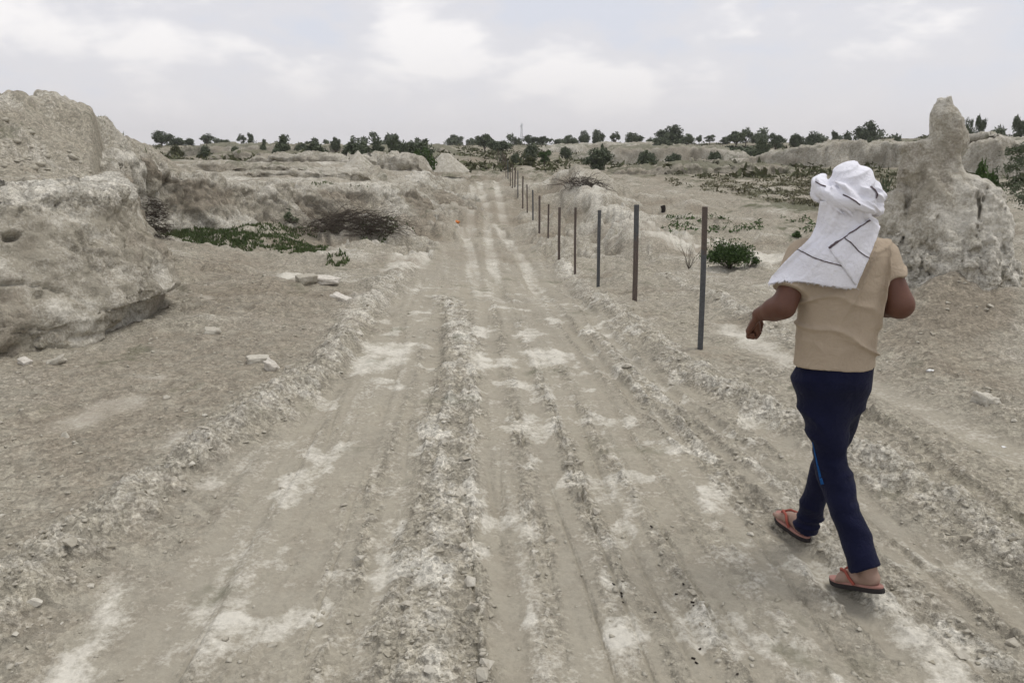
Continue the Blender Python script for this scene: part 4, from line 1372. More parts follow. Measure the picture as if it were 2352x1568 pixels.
def tree_proto(kind, seed):
    """unit tree: 1 high, about 1 wide -> (trunk mesh, crown mesh arrays)"""
    rg = np.random.default_rng(seed)
    if kind == 0:      # round-headed acacia on a short trunk
        nb, zc, rz, br, nl, ls, trunk = 22, .56, .34, .19, 120, .034, .22
    elif kind == 1:    # dome-shaped bush down to the ground
        nb, zc, rz, br, nl, ls, trunk = 24, .42, .38, .22, 110, .036, .12
    elif kind == 2:    # airy feathery tree
        nb, zc, rz, br, nl, ls, trunk = 17, .60, .34, .15, 95, .028, .30
    else:              # upright bush
        nb, zc, rz, br, nl, ls, trunk = 20, .52, .44, .20, 110, .034, .12
    d = rg.normal(size=(nb, 3)); d /= np.linalg.norm(d, axis=1)[:, None]
    cen = d * (rg.random((nb, 1)) ** .5) * np.array([.36, .36, rz]) + np.array([0, 0, zc])
    if kind == 1:
        cen[:, 2] = np.maximum(cen[:, 2], .12)
    C = []
    for c in cen:
        k = int(nl * rg.uniform(.6, 1.3))
        q = rg.normal(size=(k, 3)); q /= np.linalg.norm(q, axis=1)[:, None]
        C.append(c + q * br * rg.uniform(.7, 1.2) * (rg.random((k, 1)) ** .45) * np.array([1, 1, .8]))
    C = np.concatenate(C)
    C[:, 2] = np.clip(C[:, 2], .02, 1.0)
    crown = leaf_quads(C, ls, rg)
    parts = [tube([(0, 0, -.05), (.01, .01, trunk * .6), (.03, -.01, trunk)], .030, .020, 6)]
    for c in cen[:9]:
        parts.append(tube([(.02, 0, trunk * .7), tuple(.5 * c + np.array([.01, 0, trunk * .45])), tuple(c)], .014, .005, 4))
    return join(parts), crown

PROTOS = {}
for kind in range(4):
    for v in range(3):
        t, c = tree_proto(kind, 50 + kind * 10 + v)
        PROTOS[(kind, v)] = (me_np('trunk', *t, MAT_BARK, True), {m.name: me_np('crown', *c, m) for m in (MAT_LEAF, MAT_LEAF_PALE, MAT_LEAF_GREEN, MAT_SCRUB)})

def tree(name, px, pbase, ptop, wpx, depth, kind, label, cat, group=None, mat=MAT_LEAF, var=None):
    b = P(px, pbase, depth); t = P(px, ptop, depth)
    h = (t[2] - b[2]) * 1.0; w = wpx / F * depth * 1.22
    gz_ = float(gz_fast(b[0], b[1])[0])
    z = b[2]
    if gz_ < z - .02:          # stand it on the ground, keep its top where it is
        h += z - gz_; z = gz_
    e = empty(name, (b[0], b[1], z))
    e.rotation_euler = (0, 0, random.uniform(0, 6.28))
    tag(e, label, cat, group)
    tm, cm = PROTOS[(kind, random.randrange(3) if var is None else var)]
    for nme, me in (('trunk', tm), ('crown', cm[mat.name])):
        o = bpy.data.objects.new(nme, me)
        COL.objects.link(o)
        o.parent = e
        o.scale = (float(w), float(w), float(h))
    return e

SKY = 'trees and bushes along the skyline'
T = [
 (373, 334, 299, 46, 140, 0, 'broad round tree, first tree on the skyline right of the bluff', 'tree', MAT_LEAF),
 (410, 333, 314, 36, 150, 1, 'low dark bush touching the right side of the first skyline tree', 'bush', MAT_LEAF),
 (437, 334, 316, 22, 140, 1, 'small round bush on the skyline between two trees at the far left', 'bush', MAT_LEAF),
 (475, 330, 304, 38, 160, 2, 'airy grey-green tree, second tree on the skyline right of the bluff', 'tree', MAT_LEAF),
 (516, 332, 316, 24, 140, 1, 'little dome-shaped bush right of the airy grey-green tree', 'bush', MAT_LEAF),
 (555, 328, 305, 22, 160, 2, 'thin feathery tree left of a narrow upright bush on the skyline', 'tree', MAT_LEAF),
 (576, 326, 302, 18, 120, 3, 'narrow upright dark bush on the left hill crest', 'bush', MAT_LEAF),
 (605, 342, 318, 20, 85, 3, 'small upright bush on the slope left of the big dark bush', 'bush', MAT_LEAF),
 (650, 353, 307, 46, 68, 3, 'big dark upright bush standing out on the left plain', 'bush', MAT_LEAF),
 (690, 342, 320, 30, 95, 1, 'low bush just right of the big dark upright bush', 'bush', MAT_LEAF),
 (727, 352, 321, 54, 72, 1, 'wide spreading green bush left of centre on the plain', 'bush', MAT_LEAF),
 (772, 344, 313, 24, 95, 0, 'slim round-topped tree left of centre, alone above the scarp', 'tree', MAT_LEAF),
 (823, 354, 311, 62, 64, 1, 'wide dark bush behind the small clay cone', 'bush', MAT_LEAF),
 (868, 352, 314, 28, 66, 3, 'upright bush between the wide dark bush and the clump by the track', 'bush', MAT_LEAF),
 (905, 352, 307, 30, 60, 3, 'tall narrow bush with pointed top in the clump left of the track', 'bush', MAT_LEAF),
 (926, 356, 318, 38, 58, 1, 'rounded dark bush in the middle of the clump left of the track', 'bush', MAT_LEAF),
 (960, 354, 309, 56, 62, 1, 'largest dome-shaped dark bush of the clump left of the track', 'bush', MAT_LEAF),
 (972, 382, 338, 54, 41, 2, 'fresh green bush at the end of the bench left of the track', 'bush', MAT_LEAF_GREEN),
 (1045, 330, 308, 42, 260, 0, 'pale bluish-green distant tree left of the mast', 'tree', MAT_LEAF_PALE),
 (1084, 332, 316, 26, 230, 0, 'small distant pale tree between the bluish-green tree and the track end', 'tree', MAT_LEAF_PALE),
 (1114, 337, 306, 46, 115, 0, 'dark tree above the far end of the fence row', 'tree', MAT_LEAF),
 (1146, 345, 315, 48, 95, 1, 'dark low bush at the far end of the fence row', 'bush', MAT_LEAF),
 (1180, 334, 313, 20, 160, 2, 'thin feathery tree just left of the mast', 'tree', MAT_LEAF),
 (1217, 334, 309, 32, 150, 0, 'rounded tree just right of the mast', 'tree', MAT_LEAF),
 (1246, 334, 312, 28, 150, 0, 'second small tree right of the mast', 'tree', MAT_LEAF),
 (1284, 334, 317, 30, 150, 1, 'low skyline bush left of the two ball-topped trees', 'bush', MAT_LEAF),
 (1310, 337, 309, 36, 140, 0, 'green tree with broad crown left of the two ball-topped trees', 'tree', MAT_LEAF_PALE),
 (1342, 333, 299, 25, 140, 0, 'left one of the two ball-topped trees on the skyline', 'tree', MAT_LEAF),
 (1372, 335, 296, 30, 140, 0, 'right one of the two ball-topped trees on the skyline', 'tree', MAT_LEAF),
 (1412, 335, 300, 28, 150, 2, 'airy grey tree right of the two ball-topped trees', 'tree', MAT_LEAF),
 (1453, 336, 303, 44, 140, 0, 'broad green tree left of the tallest skyline tree', 'tree', MAT_LEAF),
 (1492, 335, 313, 20, 140, 2, 'small thin tree close left of the tallest skyline tree', 'tree', MAT_LEAF_PALE),
 (1540, 342, 285, 62, 125, 0, 'tallest and darkest tree on the skyline right of the fence', 'tree', MAT_LEAF),
 (1520, 344, 306, 36, 120, 1, 'dark bush in front of the left half of the tallest skyline tree', 'bush', MAT_LEAF),
 (1577, 337, 306, 30, 135, 0, 'lighter tree leaning on the right side of the tallest skyline tree', 'tree', MAT_LEAF_PALE),
 (1606, 328, 310, 15, 150, 0, 'tiny ball-shaped tree right of the tallest skyline tree', 'tree', MAT_LEAF),
 (1630, 330, 309, 28, 150, 2, 'small grey feathery tree right of the tiny ball-shaped tree', 'tree', MAT_LEAF),
 (1667, 330, 312, 24, 140, 1, 'low square-topped bush left of the pair of tall pale trees', 'bush', MAT_LEAF),
 (1690, 333, 300, 44, 130, 0, 'lower and wider of the pair of tall pale trees', 'tree', MAT_LEAF_PALE),
 (1713, 333, 289, 34, 132, 2, 'taller airy one of the pair of tall pale trees', 'tree', MAT_LEAF_PALE),
 (1740, 332, 305, 30, 130, 0, 'pale tree above the dark scarp bush on the right', 'tree', MAT_LEAF_PALE),
 (1748, 353, 311, 44, 80, 1, 'dark rounded bush on the scarp edge right of centre', 'bush', MAT_LEAF),
 (1782, 334, 305, 44, 110, 2, 'feathery bush with pointed top right of the scarp bush', 'bush', MAT_LEAF),
 (1830, 322, 305, 28, 110, 0, 'small round tree left on the pale cliff top', 'tree', MAT_LEAF),
 (1868, 320, 298, 42, 110, 1, 'wide bush with ragged crown on the pale cliff top', 'bush', MAT_LEAF),
 (1917, 318, 296, 20, 110, 3, 'upright bush on the pale cliff top left of the tallest tree there', 'bush', MAT_LEAF),
 (1946, 317, 300, 24, 110, 1, 'round bush at the left foot of the tall cliff-top tree', 'bush', MAT_LEAF),
 (1990, 318, 275, 48, 110, 0, 'tall full tree on the pale cliff top above the man', 'tree', MAT_LEAF),
 (2063, 312, 301, 16, 100, 1, 'tiny round bush left of the pinnacle on the skyline', 'bush', MAT_LEAF),
 (2226, 306, 268, 30, 80, 2, 'dark flat-topped tree close right of the spire', 'tree', MAT_LEAF),
 (2252, 306, 262, 30, 82, 2, 'thin-branched tree right of the flat-topped one by the spire', 'tree', MAT_LEAF),
 (2292, 308, 283, 48, 80, 1, 'low dense bush on the hill at the right edge', 'bush', MAT_LEAF),
 (2342, 316, 263, 44, 75, 2, 'tall thin grey tree cut by the right edge of the picture', 'tree', MAT_LEAF),
 (1376, 373, 336, 58, 60, 1, 'large dark green bush at the foot of the far scarp right of the fence', 'bush', MAT_LEAF),
 (1386, 344, 330, 16, 80, 3, 'small upright bush just above the large scarp-foot bush', 'bush', MAT_LEAF),
 (1184, 375, 348, 28, 58, 1, 'grey-green bush beside the far posts of the fence', 'bush', MAT_LEAF),
 (1219, 349, 324, 36, 80, 1, 'dark bush right of the farthest posts, below the mast trees', 'bush', MAT_LEAF),
 (1250, 376, 344, 40, 56, 2, 'fresh green bush between the fence and the large scarp-foot bush', 'bush', MAT_LEAF_GREEN),
 (1218, 374, 355, 30, 58, 1, 'small dry bush left of the fresh green bush by the fence', 'bush', MAT_SCRUB),
 (1300, 348, 330, 24, 90, 1, 'small bush on the slope below the broad-crowned tree', 'bush', MAT_LEAF),
 (1487, 360, 334, 40, 72, 1, 'dark bush on the far terrace right of the large scarp-foot bush', 'bush', MAT_LEAF),
 (1546, 360, 342, 36, 72, 1, 'low grey-green bush on the far terrace, second from the scarp-foot bush', 'bush', MAT_LEAF),
 (1640, 360, 336, 30, 72, 1, 'dark round bush on the far terrace below the pale trees', 'bush', MAT_LEAF),
 (1700, 342, 326, 90, 95, 1, 'long low hedge-like bush below the pair of tall pale trees', 'bush', MAT_LEAF),
 (540, 352, 333, 20, 80, 1, 'small bush on the left plain below the feathery tree', 'bush', MAT_LEAF),
 (470, 350, 331, 30, 80, 1, 'bush on the left plain below the airy grey-green tree', 'bush', MAT_LEAF),
 (405, 348, 330, 30, 85, 1, 'bush on the left plain nearest the bluff', 'bush', MAT_SCRUB),
 (635, 352, 336, 24, 66, 1, 'small bush at the left foot of the big dark upright bush', 'bush', MAT_LEAF),
 (1010, 372, 352, 26, 56, 1, 'little bush above the rounded clay hump by the track', 'bush', MAT_SCRUB),
 (2028, 505, 388, 60, 13.5, 1, 'dark bush half hidden between the white headscarf and the pinnacle', 'bush', MAT_LEAF),
 (2268, 425, 366, 80, 11.5, 2, 'feathery green bush showing over the right shoulder of the pinnacle', 'bush', MAT_LEAF_GREEN),
 (2352, 700, 636, 60, 12, 1, 'dark bush at the right edge below the pinnacle flank', 'bush', MAT_LEAF),
 (2362, 778, 735, 40, 9.6, 1, 'small green bush at the right edge at the pinnacle foot', 'bush', MAT_LEAF_GREEN),
]
for row in T:
    px, pb, pt, w, d, kind, lab, cat, mat = row
    tree('tree' if cat == 'tree' else 'bush', px, pb, pt, w, d, kind, lab, cat, SKY if d > 55 else None, mat)
# smaller scrub dotted over the far plain: one mass
def far_scrub(n, seed):
    rg = np.random.default_rng(seed)
    th = rg.uniform(R(-34), R(35), n); r = rg.uniform(48, 190, n)
    x, y = r * np.sin(th), r * np.cos(th)
    ok = ~inside(x, y, BENCH); x, y, r = x[ok], y[ok], r[ok]
    z = gz_fast(x, y)
    C, S = [], []
    for i in range(len(x)):
        k = 26; s = rg.uniform(.25, .75)
        q = rg.normal(size=(k, 3)) * np.array([s, s, s * .35]); q[:, 2] = np.abs(q[:, 2])
        C.append(np.array([x[i], y[i], z[i]]) + q); S.append(np.full(k, s * .28))
    C = np.concatenate(C); S = np.concatenate(S)
    v, f = leaf_quads(C, S, rg)
    return tag(mesh_np('scrub', v, f, MAT_SCRUB, smooth=False), 'low dry scrub dotted over the far plain', 'scrub', kind='stuff')
far_scrub(900, 5)
def treeline(n, seed):
    rg = np.random.default_rng(seed)
    C, S = [], []
    for i in range(n):
        px = rg.uniform(-60, 2420)
        if 1000 < px < 1035 or 1600 < px < 1612:
            continue
        d = rg.uniform(170, 300)
        w = P(px, 331, d); w[2] = float(gz_fast(w[0], w[1])[0])
        h = rg.uniform(1.0, 3.1) * (1.0 if rg.random() < .8 else 1.5); wd = h * rg.uniform(.5, 1.1)
        k = int(70 + 40 * h)
        q = rg.normal(size=(k, 3)); q /= np.linalg.norm(q, axis=1)[:, None]
        lob = rg.normal(size=(4, 3)) * np.array([wd * .45, wd * .45, h * .16])
        q = q * (rg.random((k, 1)) ** .4) * np.array([wd * .5, wd * .5, h * .36]) + lob[rg.integers(0, 4, k)]
        q[:, 2] = np.abs(q[:, 2] + h * .5)
        C.append(w + q); S.append(np.full(k, .16 + .05 * h))
    v, f = leaf_quads(np.concatenate(C), np.concatenate(S), rg)
    return tag(mesh_np('treeline', v, f, MAT_LEAF, smooth=False), 'distant line of scrub trees merging along the horizon', 'trees', kind='stuff')
treeline(140, 15)

# low tufts on the open slope at the right
def tuft_field(name, n, region, seed, smin_, smax, mat, label, flat=.45, k=22):
    rg = np.random.default_rng(seed)
    C, S = [], []
    for i in range(n):
        px, py = region(rg)
        w = ground_hit(px, py)
        if w[1] > 120:
            continue
        s = rg.uniform(smin_, smax)
        q = rg.normal(size=(k, 3)) * np.array([s, s, s * flat]); q[:, 2] = np.abs(q[:, 2])
        C.append(w + q); S.append(np.full(k, s * .30))
    C = np.concatenate(C); S = np.concatenate(S)
    v, f = leaf_quads(C, S, rg, 1.9)
    return tag(mesh_np(name, v, f, mat, smooth=False), label, 'plants', kind='stuff')
def slope_region(rg):
    while True:
        x = rg.uniform(1480, 2080); y = rg.uniform(400, 485)
        if (y - 400) / 85 < (x - 1380) / 480 and y < 425 + (x - 1500) * .14 and rg.random() < (.2 + .8 * min(1, (x - 1480) / 350)):
            return x, y
tuft_field('tufts', 420, slope_region, 8, .07, .19, MAT_SLOPE, 'sparse low green tufts over the open slope at the right')
tuft_field('herbs', 55, lambda rg: (rg.uniform(1520, 2010), rg.uniform(497, 540)), 9, .05, .13, MAT_LEAF_GREEN, 'small green herbs on the flat behind the second post', .6)

# ------------------------------------------------------------------ grass and brush in the left hollow
def grass(name, blobs, n, seed, hgt, mat, label):
    rg = np.random.default_rng(seed)
    V, F_ = [], []
    W = [b[4] if len(b) > 4 else 1 for b in blobs]
    pk = rg.choice(len(blobs), size=n, p=np.array(W) / sum(W))
    cache = []
    for i in range(n):
        cx, cy, rx, ry = blobs[pk[i]][:4]
        a = rg.random() * 6.283; rr = math.sqrt(rg.random())
        cache.append((cx + rx * rr * math.cos(a), cy + ry * rr * math.sin(a)))
    # ground position by look-up along the same ray
    pts = np.array([flatG(px, py) for px, py in cache]) if n < 400 else None
    if pts is None:
        cen = [flatG(b[0], b[1]) for b in blobs]
        ex = [(np.array(flatG(b[0] + b[2], b[1])) - np.array(c)) for b, c in zip(blobs, cen)]
        ey = [(np.array(flatG(b[0], b[1] + b[3])) - np.array(c)) for b, c in zip(blobs, cen)]
        pts = np.array([np.array(cen[k]) + ex[k] * ((q[0] - blobs[k][0]) / blobs[k][2]) + ey[k] * ((q[1] - blobs[k][1]) / blobs[k][3]) for k, q in zip(pk, cache)])
    cl = vnoise2(pts[:, 0] * 2.5, pts[:, 1] * 2.5, seed) + .5 * vnoise2(pts[:, 0] * 8, pts[:, 1] * 8, seed + 1)
    pts = pts[cl > -.22]
    z = gz_fast(pts[:, 0], pts[:, 1])
    n = len(pts)
    h = hgt * rg.uniform(.4, 1.5, n); an = rg.random(n) * 6.283; w = h * .33
    lean = h * rg.uniform(.1, .7, n); la = rg.random(n) * 6.283
    b0 = np.stack([pts[:, 0] - w * np.cos(an), pts[:, 1] - w * np.sin(an), z - .01], -1)
    b1 = np.stack([pts[:, 0] + w * np.cos(an), pts[:, 1] + w * np.sin(an), z - .01], -1)
    t = np.stack([pts[:, 0] + lean * np.cos(la), pts[:, 1] + lean * np.sin(la), z + h], -1)
    v = np.stack([b0, b1, t], 1).reshape(-1, 3)
    return tag(mesh_np(name, v, np.arange(3 * n).reshape(-1, 3), mat, smooth=False), label, 'grass', kind='stuff')
grass('grass', [(500, 545, 95, 17, 4), (600, 556, 90, 14, 2.5), (690, 572, 60, 11, 1.4), (800, 520, 110, 26, 4), (870, 535, 45, 32, 3), (640, 537, 60, 8, .8), (710, 580, 50, 7, .8), (850, 578, 25, 5, .3)],
      21000, 61, .055, MAT_GRASS, 'green grass growing in the hollow below the bench')
grass('grass_tuft', [(775, 600, 26, 8, 1), (938, 539, 15, 7, .8), (395, 408, 55, 6, .01)], 420, 62, .07, MAT_GRASS, 'separate small grass tufts around the hollow')
def plateau_grass():
    rg = np.random.default_rng(63)
    n = 2600
    c = P(400, 409, 16.9)
    x = c[0] + rg.normal(size=n) * .50; y = c[1] + .5 + rg.normal(size=n) * .5
    z = gz_fast(x, y); h = .07 * rg.uniform(.5, 1.4, n); an = rg.random(n) * 6.28; w = .009
    v = np.stack([np.stack([x - w * np.cos(an), y - w * np.sin(an), z], -1), np.stack([x + w * np.cos(an), y + w * np.sin(an), z], -1), np.stack([x + rg.normal(size=n) * .03, y + rg.normal(size=n) * .03, z + h], -1)], 1).reshape(-1, 3)
    return tag(mesh_np('grass', v, np.arange(3 * n).reshape(-1, 3), MAT_GRASS, smooth=False), 'green grass patch on the bench top behind the bluff', 'grass', kind='stuff')
plateau_grass()

def brush(name, a, b, width, height, n, seed, label, r=.006, curl=.25, spread=.5, mat=MAT_TWIG):
    """heap of cut thorn branches lying from a to b"""
    rg = np.random.default_rng(seed)
    a = np.asarray(a, float); b = np.asarray(b, float)
    ax = b - a; Lx = np.linalg.norm(ax); ax /= Lx
    sd = np.array([-ax[1], ax[0], 0]); parts = []
    for i in range(n):
        u = rg.beta(2, 2); ln = Lx * rg.uniform(.18, .5)
        dome = math.sqrt(max(0, 1 - (2 * u - 1) ** 2))
        st = a + ax * Lx * u + sd * width * rg.normal() * .4 * dome
        st[2] = a[2] + (b[2] - a[2]) * u + height * dome * rg.random() ** 1.1 * .9
        dr = ax * rg.choice([1, 1, -.6]) + sd * rg.normal() * spread + np.array([0, 0, rg.normal() * .22])
        dr /= np.linalg.norm(dr)
        p = [st + dr * ln * t + np.array([0, 0, curl * ln * (t - t * t * 1.25)]) + rg.normal(size=3) * .012 for t in np.linspace(0, 1, 5)]
        for q in p:
            q[2] = max(q[2], min(a[2], b[2]) + .01)
        parts.append(tube(p, r * rg.uniform(.7, 1.6), r * .35, 4))
        for _ in range(3):
            q0 = p[rg.integers(1, 4)]
            d2 = dr + rg.normal(size=3) * .6; d2 /= np.linalg.norm(d2)
            parts.append(tube([q0, q0 + d2 * ln * .16, q0 + d2 * ln * .28 + rg.normal(size=3) * .02], r * .6, r * .25, 3))
    quads = [q for q in parts]
    v, f = join(quads)
    e = empty(name, a)
    o = mesh_np('branches', v, f, mat, smooth=True)
    keep_world(o, e)
    tag(o, kind='stuff')
    return e
g0 = ground_hit(705, 548); g1 = ground_hit(905, 560)
g0 = np.array([*flatG(700, 535), 0]); g0[2] = gz_fast(g0[0], g0[1])[0]
g1 = np.array([*flatG(905, 565), 0]); g1[2] = gz_fast(g1[0], g1[1])[0]
tag(brush('brush_pile', g0, g1, .60, .55, 420, 71, '', .0045, .35, .35), 'long heap of dark cut thorn branches lying on the grass in the hollow', 'brush pile')
g0 = P(1300, 420, 33); g1 = P(1378, 402, 31)
for g in (g0, g1):
    g[2] = gz_fast(g[0], g[1])[0]
tag(brush('brush_pile', g0, g1, .5, .55, 150, 72, '', .012), 'dark heap of dead branches on the ground right of the fence', 'brush pile')
g0 = P(330, 548, 15.6); g1 = P(385, 540, 15.9)
for g in (g0, g1):
    g[2] = gz_fast(g[0], g[1])[0]
tag(brush('dead_brush', g0, g1, .3, .95, 260, 73, '', .006, .1, .8), 'brown dead brush stuffed in the corner beside the bluff', 'brush pile')

def leafy_bush(name, px, pb, wpx, hpx, seed, label, mat, n=3600, leaf=.016, stems=26):
    rg = np.random.default_rng(seed)
    w = ground_hit(px, pb)
    sc = w[1] / F
    hw, hh = wpx * sc / 2, hpx * sc
    e = empty(name, w)
    tag(e, label, 'bush')
    parts, C = [], []
    for i in range(stems):
        a = rg.random() * 6.283; rr = math.sqrt(rg.random())
        tip = np.array([hw * rr * math.cos(a) * 1.05, hw * .8 * rr * math.sin(a), hh * (1.05 - .55 * rr * rr) * rg.uniform(.65, 1.08)])
        mid = tip * np.array([.45, .45, .62])
        p = [np.array([rg.normal() * .03, rg.normal() * .03, -.03]), mid, tip]
        parts.append(tube(p, .007, .002, 4))
        k = int(n / stems * rg.uniform(.6, 1.4))
        t = rg.random(k) ** .7
        base = mid + (tip - mid) * t[:, None]
        C.append(base + rg.normal(size=(k, 3)) * hw * np.array([.16, .16, .13]))
    C = np.concatenate(C); C[:, 2] = np.abs(C[:, 2]) + .01
    v, f = leaf_quads(C, leaf, rg, 1.5)
    mesh_np('leaves', v, f, mat, parent=e, smooth=False)
    v, f = join(parts)
    mesh_np('stems', v, f, MAT_BARK, parent=e)
    return e
leafy_bush('bush', 1672, 616, 110, 62, 81, 'dense dark green bush beside the nearest fence post', MAT_LEAF_GREEN, 5200, .017, 40)
leafy_bush('shrub', 1722, 612, 40, 26, 85, 'small leafy shoots at the right side of the dense bush by the post', MAT_LEAF_GREEN, 500, .014, 9)
leafy_bush('shrub', 668, 522, 34, 38, 82, 'young broad-leaved shrub at the left end of the thorn heap', MAT_LEAF_PALE, 150, .032, 9)
leafy_bush('shrub', 1832, 548, 26, 14, 83, 'small green shrub near the left of the white headscarf', MAT_LEAF_GREEN, 400, .02, 10)

def twiggy(name, px, pb, hpx, label, seed, n=6):
    rg = np.random.default_rng(seed)
    w = ground_hit(px, pb); h = hpx * w[1] / F
    parts = []
    for i in range(n):
        d = np.array([rg.normal() * .35, rg.normal() * .25, 1.0]); d /= np.linalg.norm(d)
        L_ = h * rg.uniform(.5, 1.05)
        p = [w, w + d * L_ * .5 + rg.normal(size=3) * .02, w + d * L_ + rg.normal(size=3) * .04]
        parts.append(tube(p, .006, .002, 4))
        for k in range(3):
            q = p[1] + (p[2] - p[1]) * rg.random(); d2 = d + rg.normal(size=3) * .6
            parts.append(tube([q, q + d2 * L_ * .12, q + d2 * L_ * .25], .003, .0015, 3))
    v, f = join(parts)
    return tag(mesh_np(name, v, f, MAT_TWIG), label, 'shrub')
twiggy('dead_shrub', 1582, 618, 56, 'bare dry twigs standing left of the nearest fence post', 91, 9)

# feathery thorn tree whose boughs reach in from the right edge
def thorn_tree():
    rg = np.random.default_rng(95)
    base = P(2520, 700, 9.0); base[2] = float(zb(base[0], base[1]))
    e = empty('thorn_tree', base)
    tag(e, 'feathery dark thorn tree reaching in from the right edge beside the pinnacle', 'tree')
    parts, C = [], []
    top = P(2480, 330, 9.0)
    trunk = [base - [0, 0, .1], base * .5 + top * .5 + np.array([.05, 0, 0]), top]
    parts.append(tube(trunk, .07, .03, 6))
    tips = [(2318, 352), (2335, 372), (2308, 392), (2328, 410), (2305, 428), (2322, 446), (2340, 462), (2345, 340), (2360, 400), (2400, 350), (2420, 430), (2440, 300), (2400, 300), (2360, 480), (2480, 280), (2530, 320), (2560, 400)]
    for i, (x, y) in enumerate(tips):
        tip = P(x, y, 9.0 + rg.normal() * .25)
        st = trunk[1] + (trunk[2] - trunk[1]) * rg.uniform(.1, .95)
        mid = st * .45 + tip * .55 + np.array([0, 0, .12])
        parts.append(tube([st, mid, tip], .014, .003, 4))
        k = 260
        t = rg.random(k) ** .6
        b_ = mid + (tip - mid) * t[:, None]
        C.append(b_ + rg.normal(size=(k, 3)) * np.array([.05, .05, .022]))
    v, f = leaf_quads(np.concatenate(C), .012, rg, 2.2)
    o = mesh_np('crown', v, f, MAT_LEAF, smooth=False); keep_world(o, e)
    v, f = join(parts)
    o = mesh_np('trunk', v, f, MAT_BARK); keep_world(o, e)
thorn_tree()

# ------------------------------------------------------------------ small things
def plain(name, col, rough=.7, var=.15):
    m, nt, b = new_mat(name, rough, .25)
    n = noise(nt, pos(nt), 25, 4, .6)
    nt.links.new(mixc(nt, n, tuple(c * (1 - var) for c in col), tuple(min(1, c * (1 + var)) for c in col)), b.inputs['Base Color'])
    return m
# telecom mast
def mast():
    d = 900.0
    b = P(1198, 326, d); t = P(1198, 282, d)
    e = empty('radio_mast', b)
    tag(e, 'pale slender lattice mast on the far skyline beyond the fence', 'mast')
    m = plain('galvanised_steel', (.45, .46, .48))
    h = t[2] - b[2]
    parts = []
    w0, w1 = 1.5, .55
    cs = [(1, 1), (-1, 1), (-1, -1), (1, -1)]
    for sx_, sy_ in cs:
        parts.append(tube([b + [sx_ * w0, sy_ * w0, -6], b + [sx_ * w1, sy_ * w1, h * .86]], .30, .26, 5))
    N = 12
    for i in range(N):
        z0, z1 = h * .86 * i / N, h * .86 * (i + 1) / N
        r0, r1_ = w0 + (w1 - w0) * i / N, w0 + (w1 - w0) * (i + 1) / N
        for k in range(4):
            a, c = cs[k], cs[(k + 1) % 4]
            parts.append(tube([b + [a[0] * r0, a[1] * r0, z0], b + [c[0] * r1_, c[1] * r1_, z1]], .08, .08, 4))
            parts.append(tube([b + [a[0] * r1_, a[1] * r1_, z1], b + [c[0] * r1_, c[1] * r1_, z1]], .07, .07, 4))
    v, f = join(parts)
    o = mesh_np('lattice', v, f, m); keep_world(o, e)
    o = mesh_np('top_pole', *tube([b + [0, 0, h * .8], b + [0, 0, h]], .22, .14, 6), m); keep_world(o, e)
    for k in range(6):
        a = k * 1.047
        c = b + np.array([math.cos(a) * 1.3, math.sin(a) * 1.3, h * (.80 if k % 2 else .9)])
        v, f = tube([c - [0, 0, 1.1], c + [0, 0, 1.1]], .26, .26, 6)
        o = mesh_np('antenna', v, f, m); keep_world(o, e)
mast()

def crumple(name, px, py, spx, mat, label, cat, seed, depth=None, flat=.7):
    w = ground_hit(px, py)
    s = spx * w[1] / F / 2
    rg = np.random.default_rng(seed)
    n = 10
    a = np.linspace(0, 2 * math.pi, 14, endpoint=False); v_ = np.linspace(.02, math.pi - .02, n)
    A, B = np.meshgrid(a, v_, indexing='ij')
    X = np.cos(A) * np.sin(B); Y = np.sin(A) * np.sin(B); Z = np.cos(B)
    k = 1 + .55 * vnoise3(X * 2.2 + seed, Y * 2.2, Z * 2.2, seed) + .25 * vnoise3(X * 5, Y * 5, Z * 5 + seed, seed)
    V = np.stack([X * k * s, Y * k * s * .8, Z * k * s * flat], -1).reshape(-1, 3)
    o = mesh_np(name, V, grid_faces(14, n, True), mat, smooth=False)
    o.location = (float(w[0]), float(w[1]), float(w[2]) + s * flat * .55)
    return tag(o, label, cat)
MAT_ORANGE = plain('orange_plastic', (.62, .20, .05), .5, .35)
MAT_PAPER = plain('white_plastic', (.78, .78, .76), .6, .05)
crumple('plastic_bag', 1050, 512, 10, MAT_ORANGE, 'small crumpled orange plastic bag lying beside the far track', 'bag', 3)
crumple('plastic_bag', 2137, 853, 16, MAT_PAPER, 'crumpled white plastic scrap on the bank right of the man', 'litter', 4, flat=.4)
crumple('plastic_bag', 2305, 1027, 11, MAT_PAPER, 'tiny white scrap lying at the right edge below the pinnacle', 'litter', 5, flat=.3)
crumple('plastic_bag', 1753, 1584 - 28, 9, MAT_PAPER, 'tiny white scrap at the bottom of the driven track', 'litter', 6, flat=.3)
MAT_BLOCK = plain('brown_brick', (.15, .095, .07), .9)
def brick_stack():
    w = P(1117, 376, 58); w[2] = float(gz_fast(w[0], w[1])[0])
    e = empty('brick_stack', w)
    tag(e, 'small brown stack of bricks at the far end of the track', 'bricks')
    me = None
    for r_ in range(3):
        for c in range(3):
            if me is None:
                h = np.array([.085, .06, .04]); q = np.array([(x, y, z) for x in (-1, 1) for y in (-1, 1) for z in (-1, 1)]) * h
                f = np.array([(0, 1, 3, 2), (4, 6, 7, 5), (0, 4, 5, 1), (2, 3, 7, 6), (0, 2, 6, 4), (1, 5, 7, 3)])
                me = me_np('brick', q, f, MAT_BLOCK)
            o = bpy.data.objects.new('brick', me); COL.objects.link(o); o.parent = e
            o.location = ((c - 1) * .18, 0, .04 + r_ * .085); o.rotation_euler = (0, 0, random.uniform(-.08, .08)); o.scale = (1.03, 2, 1)
brick_stack()
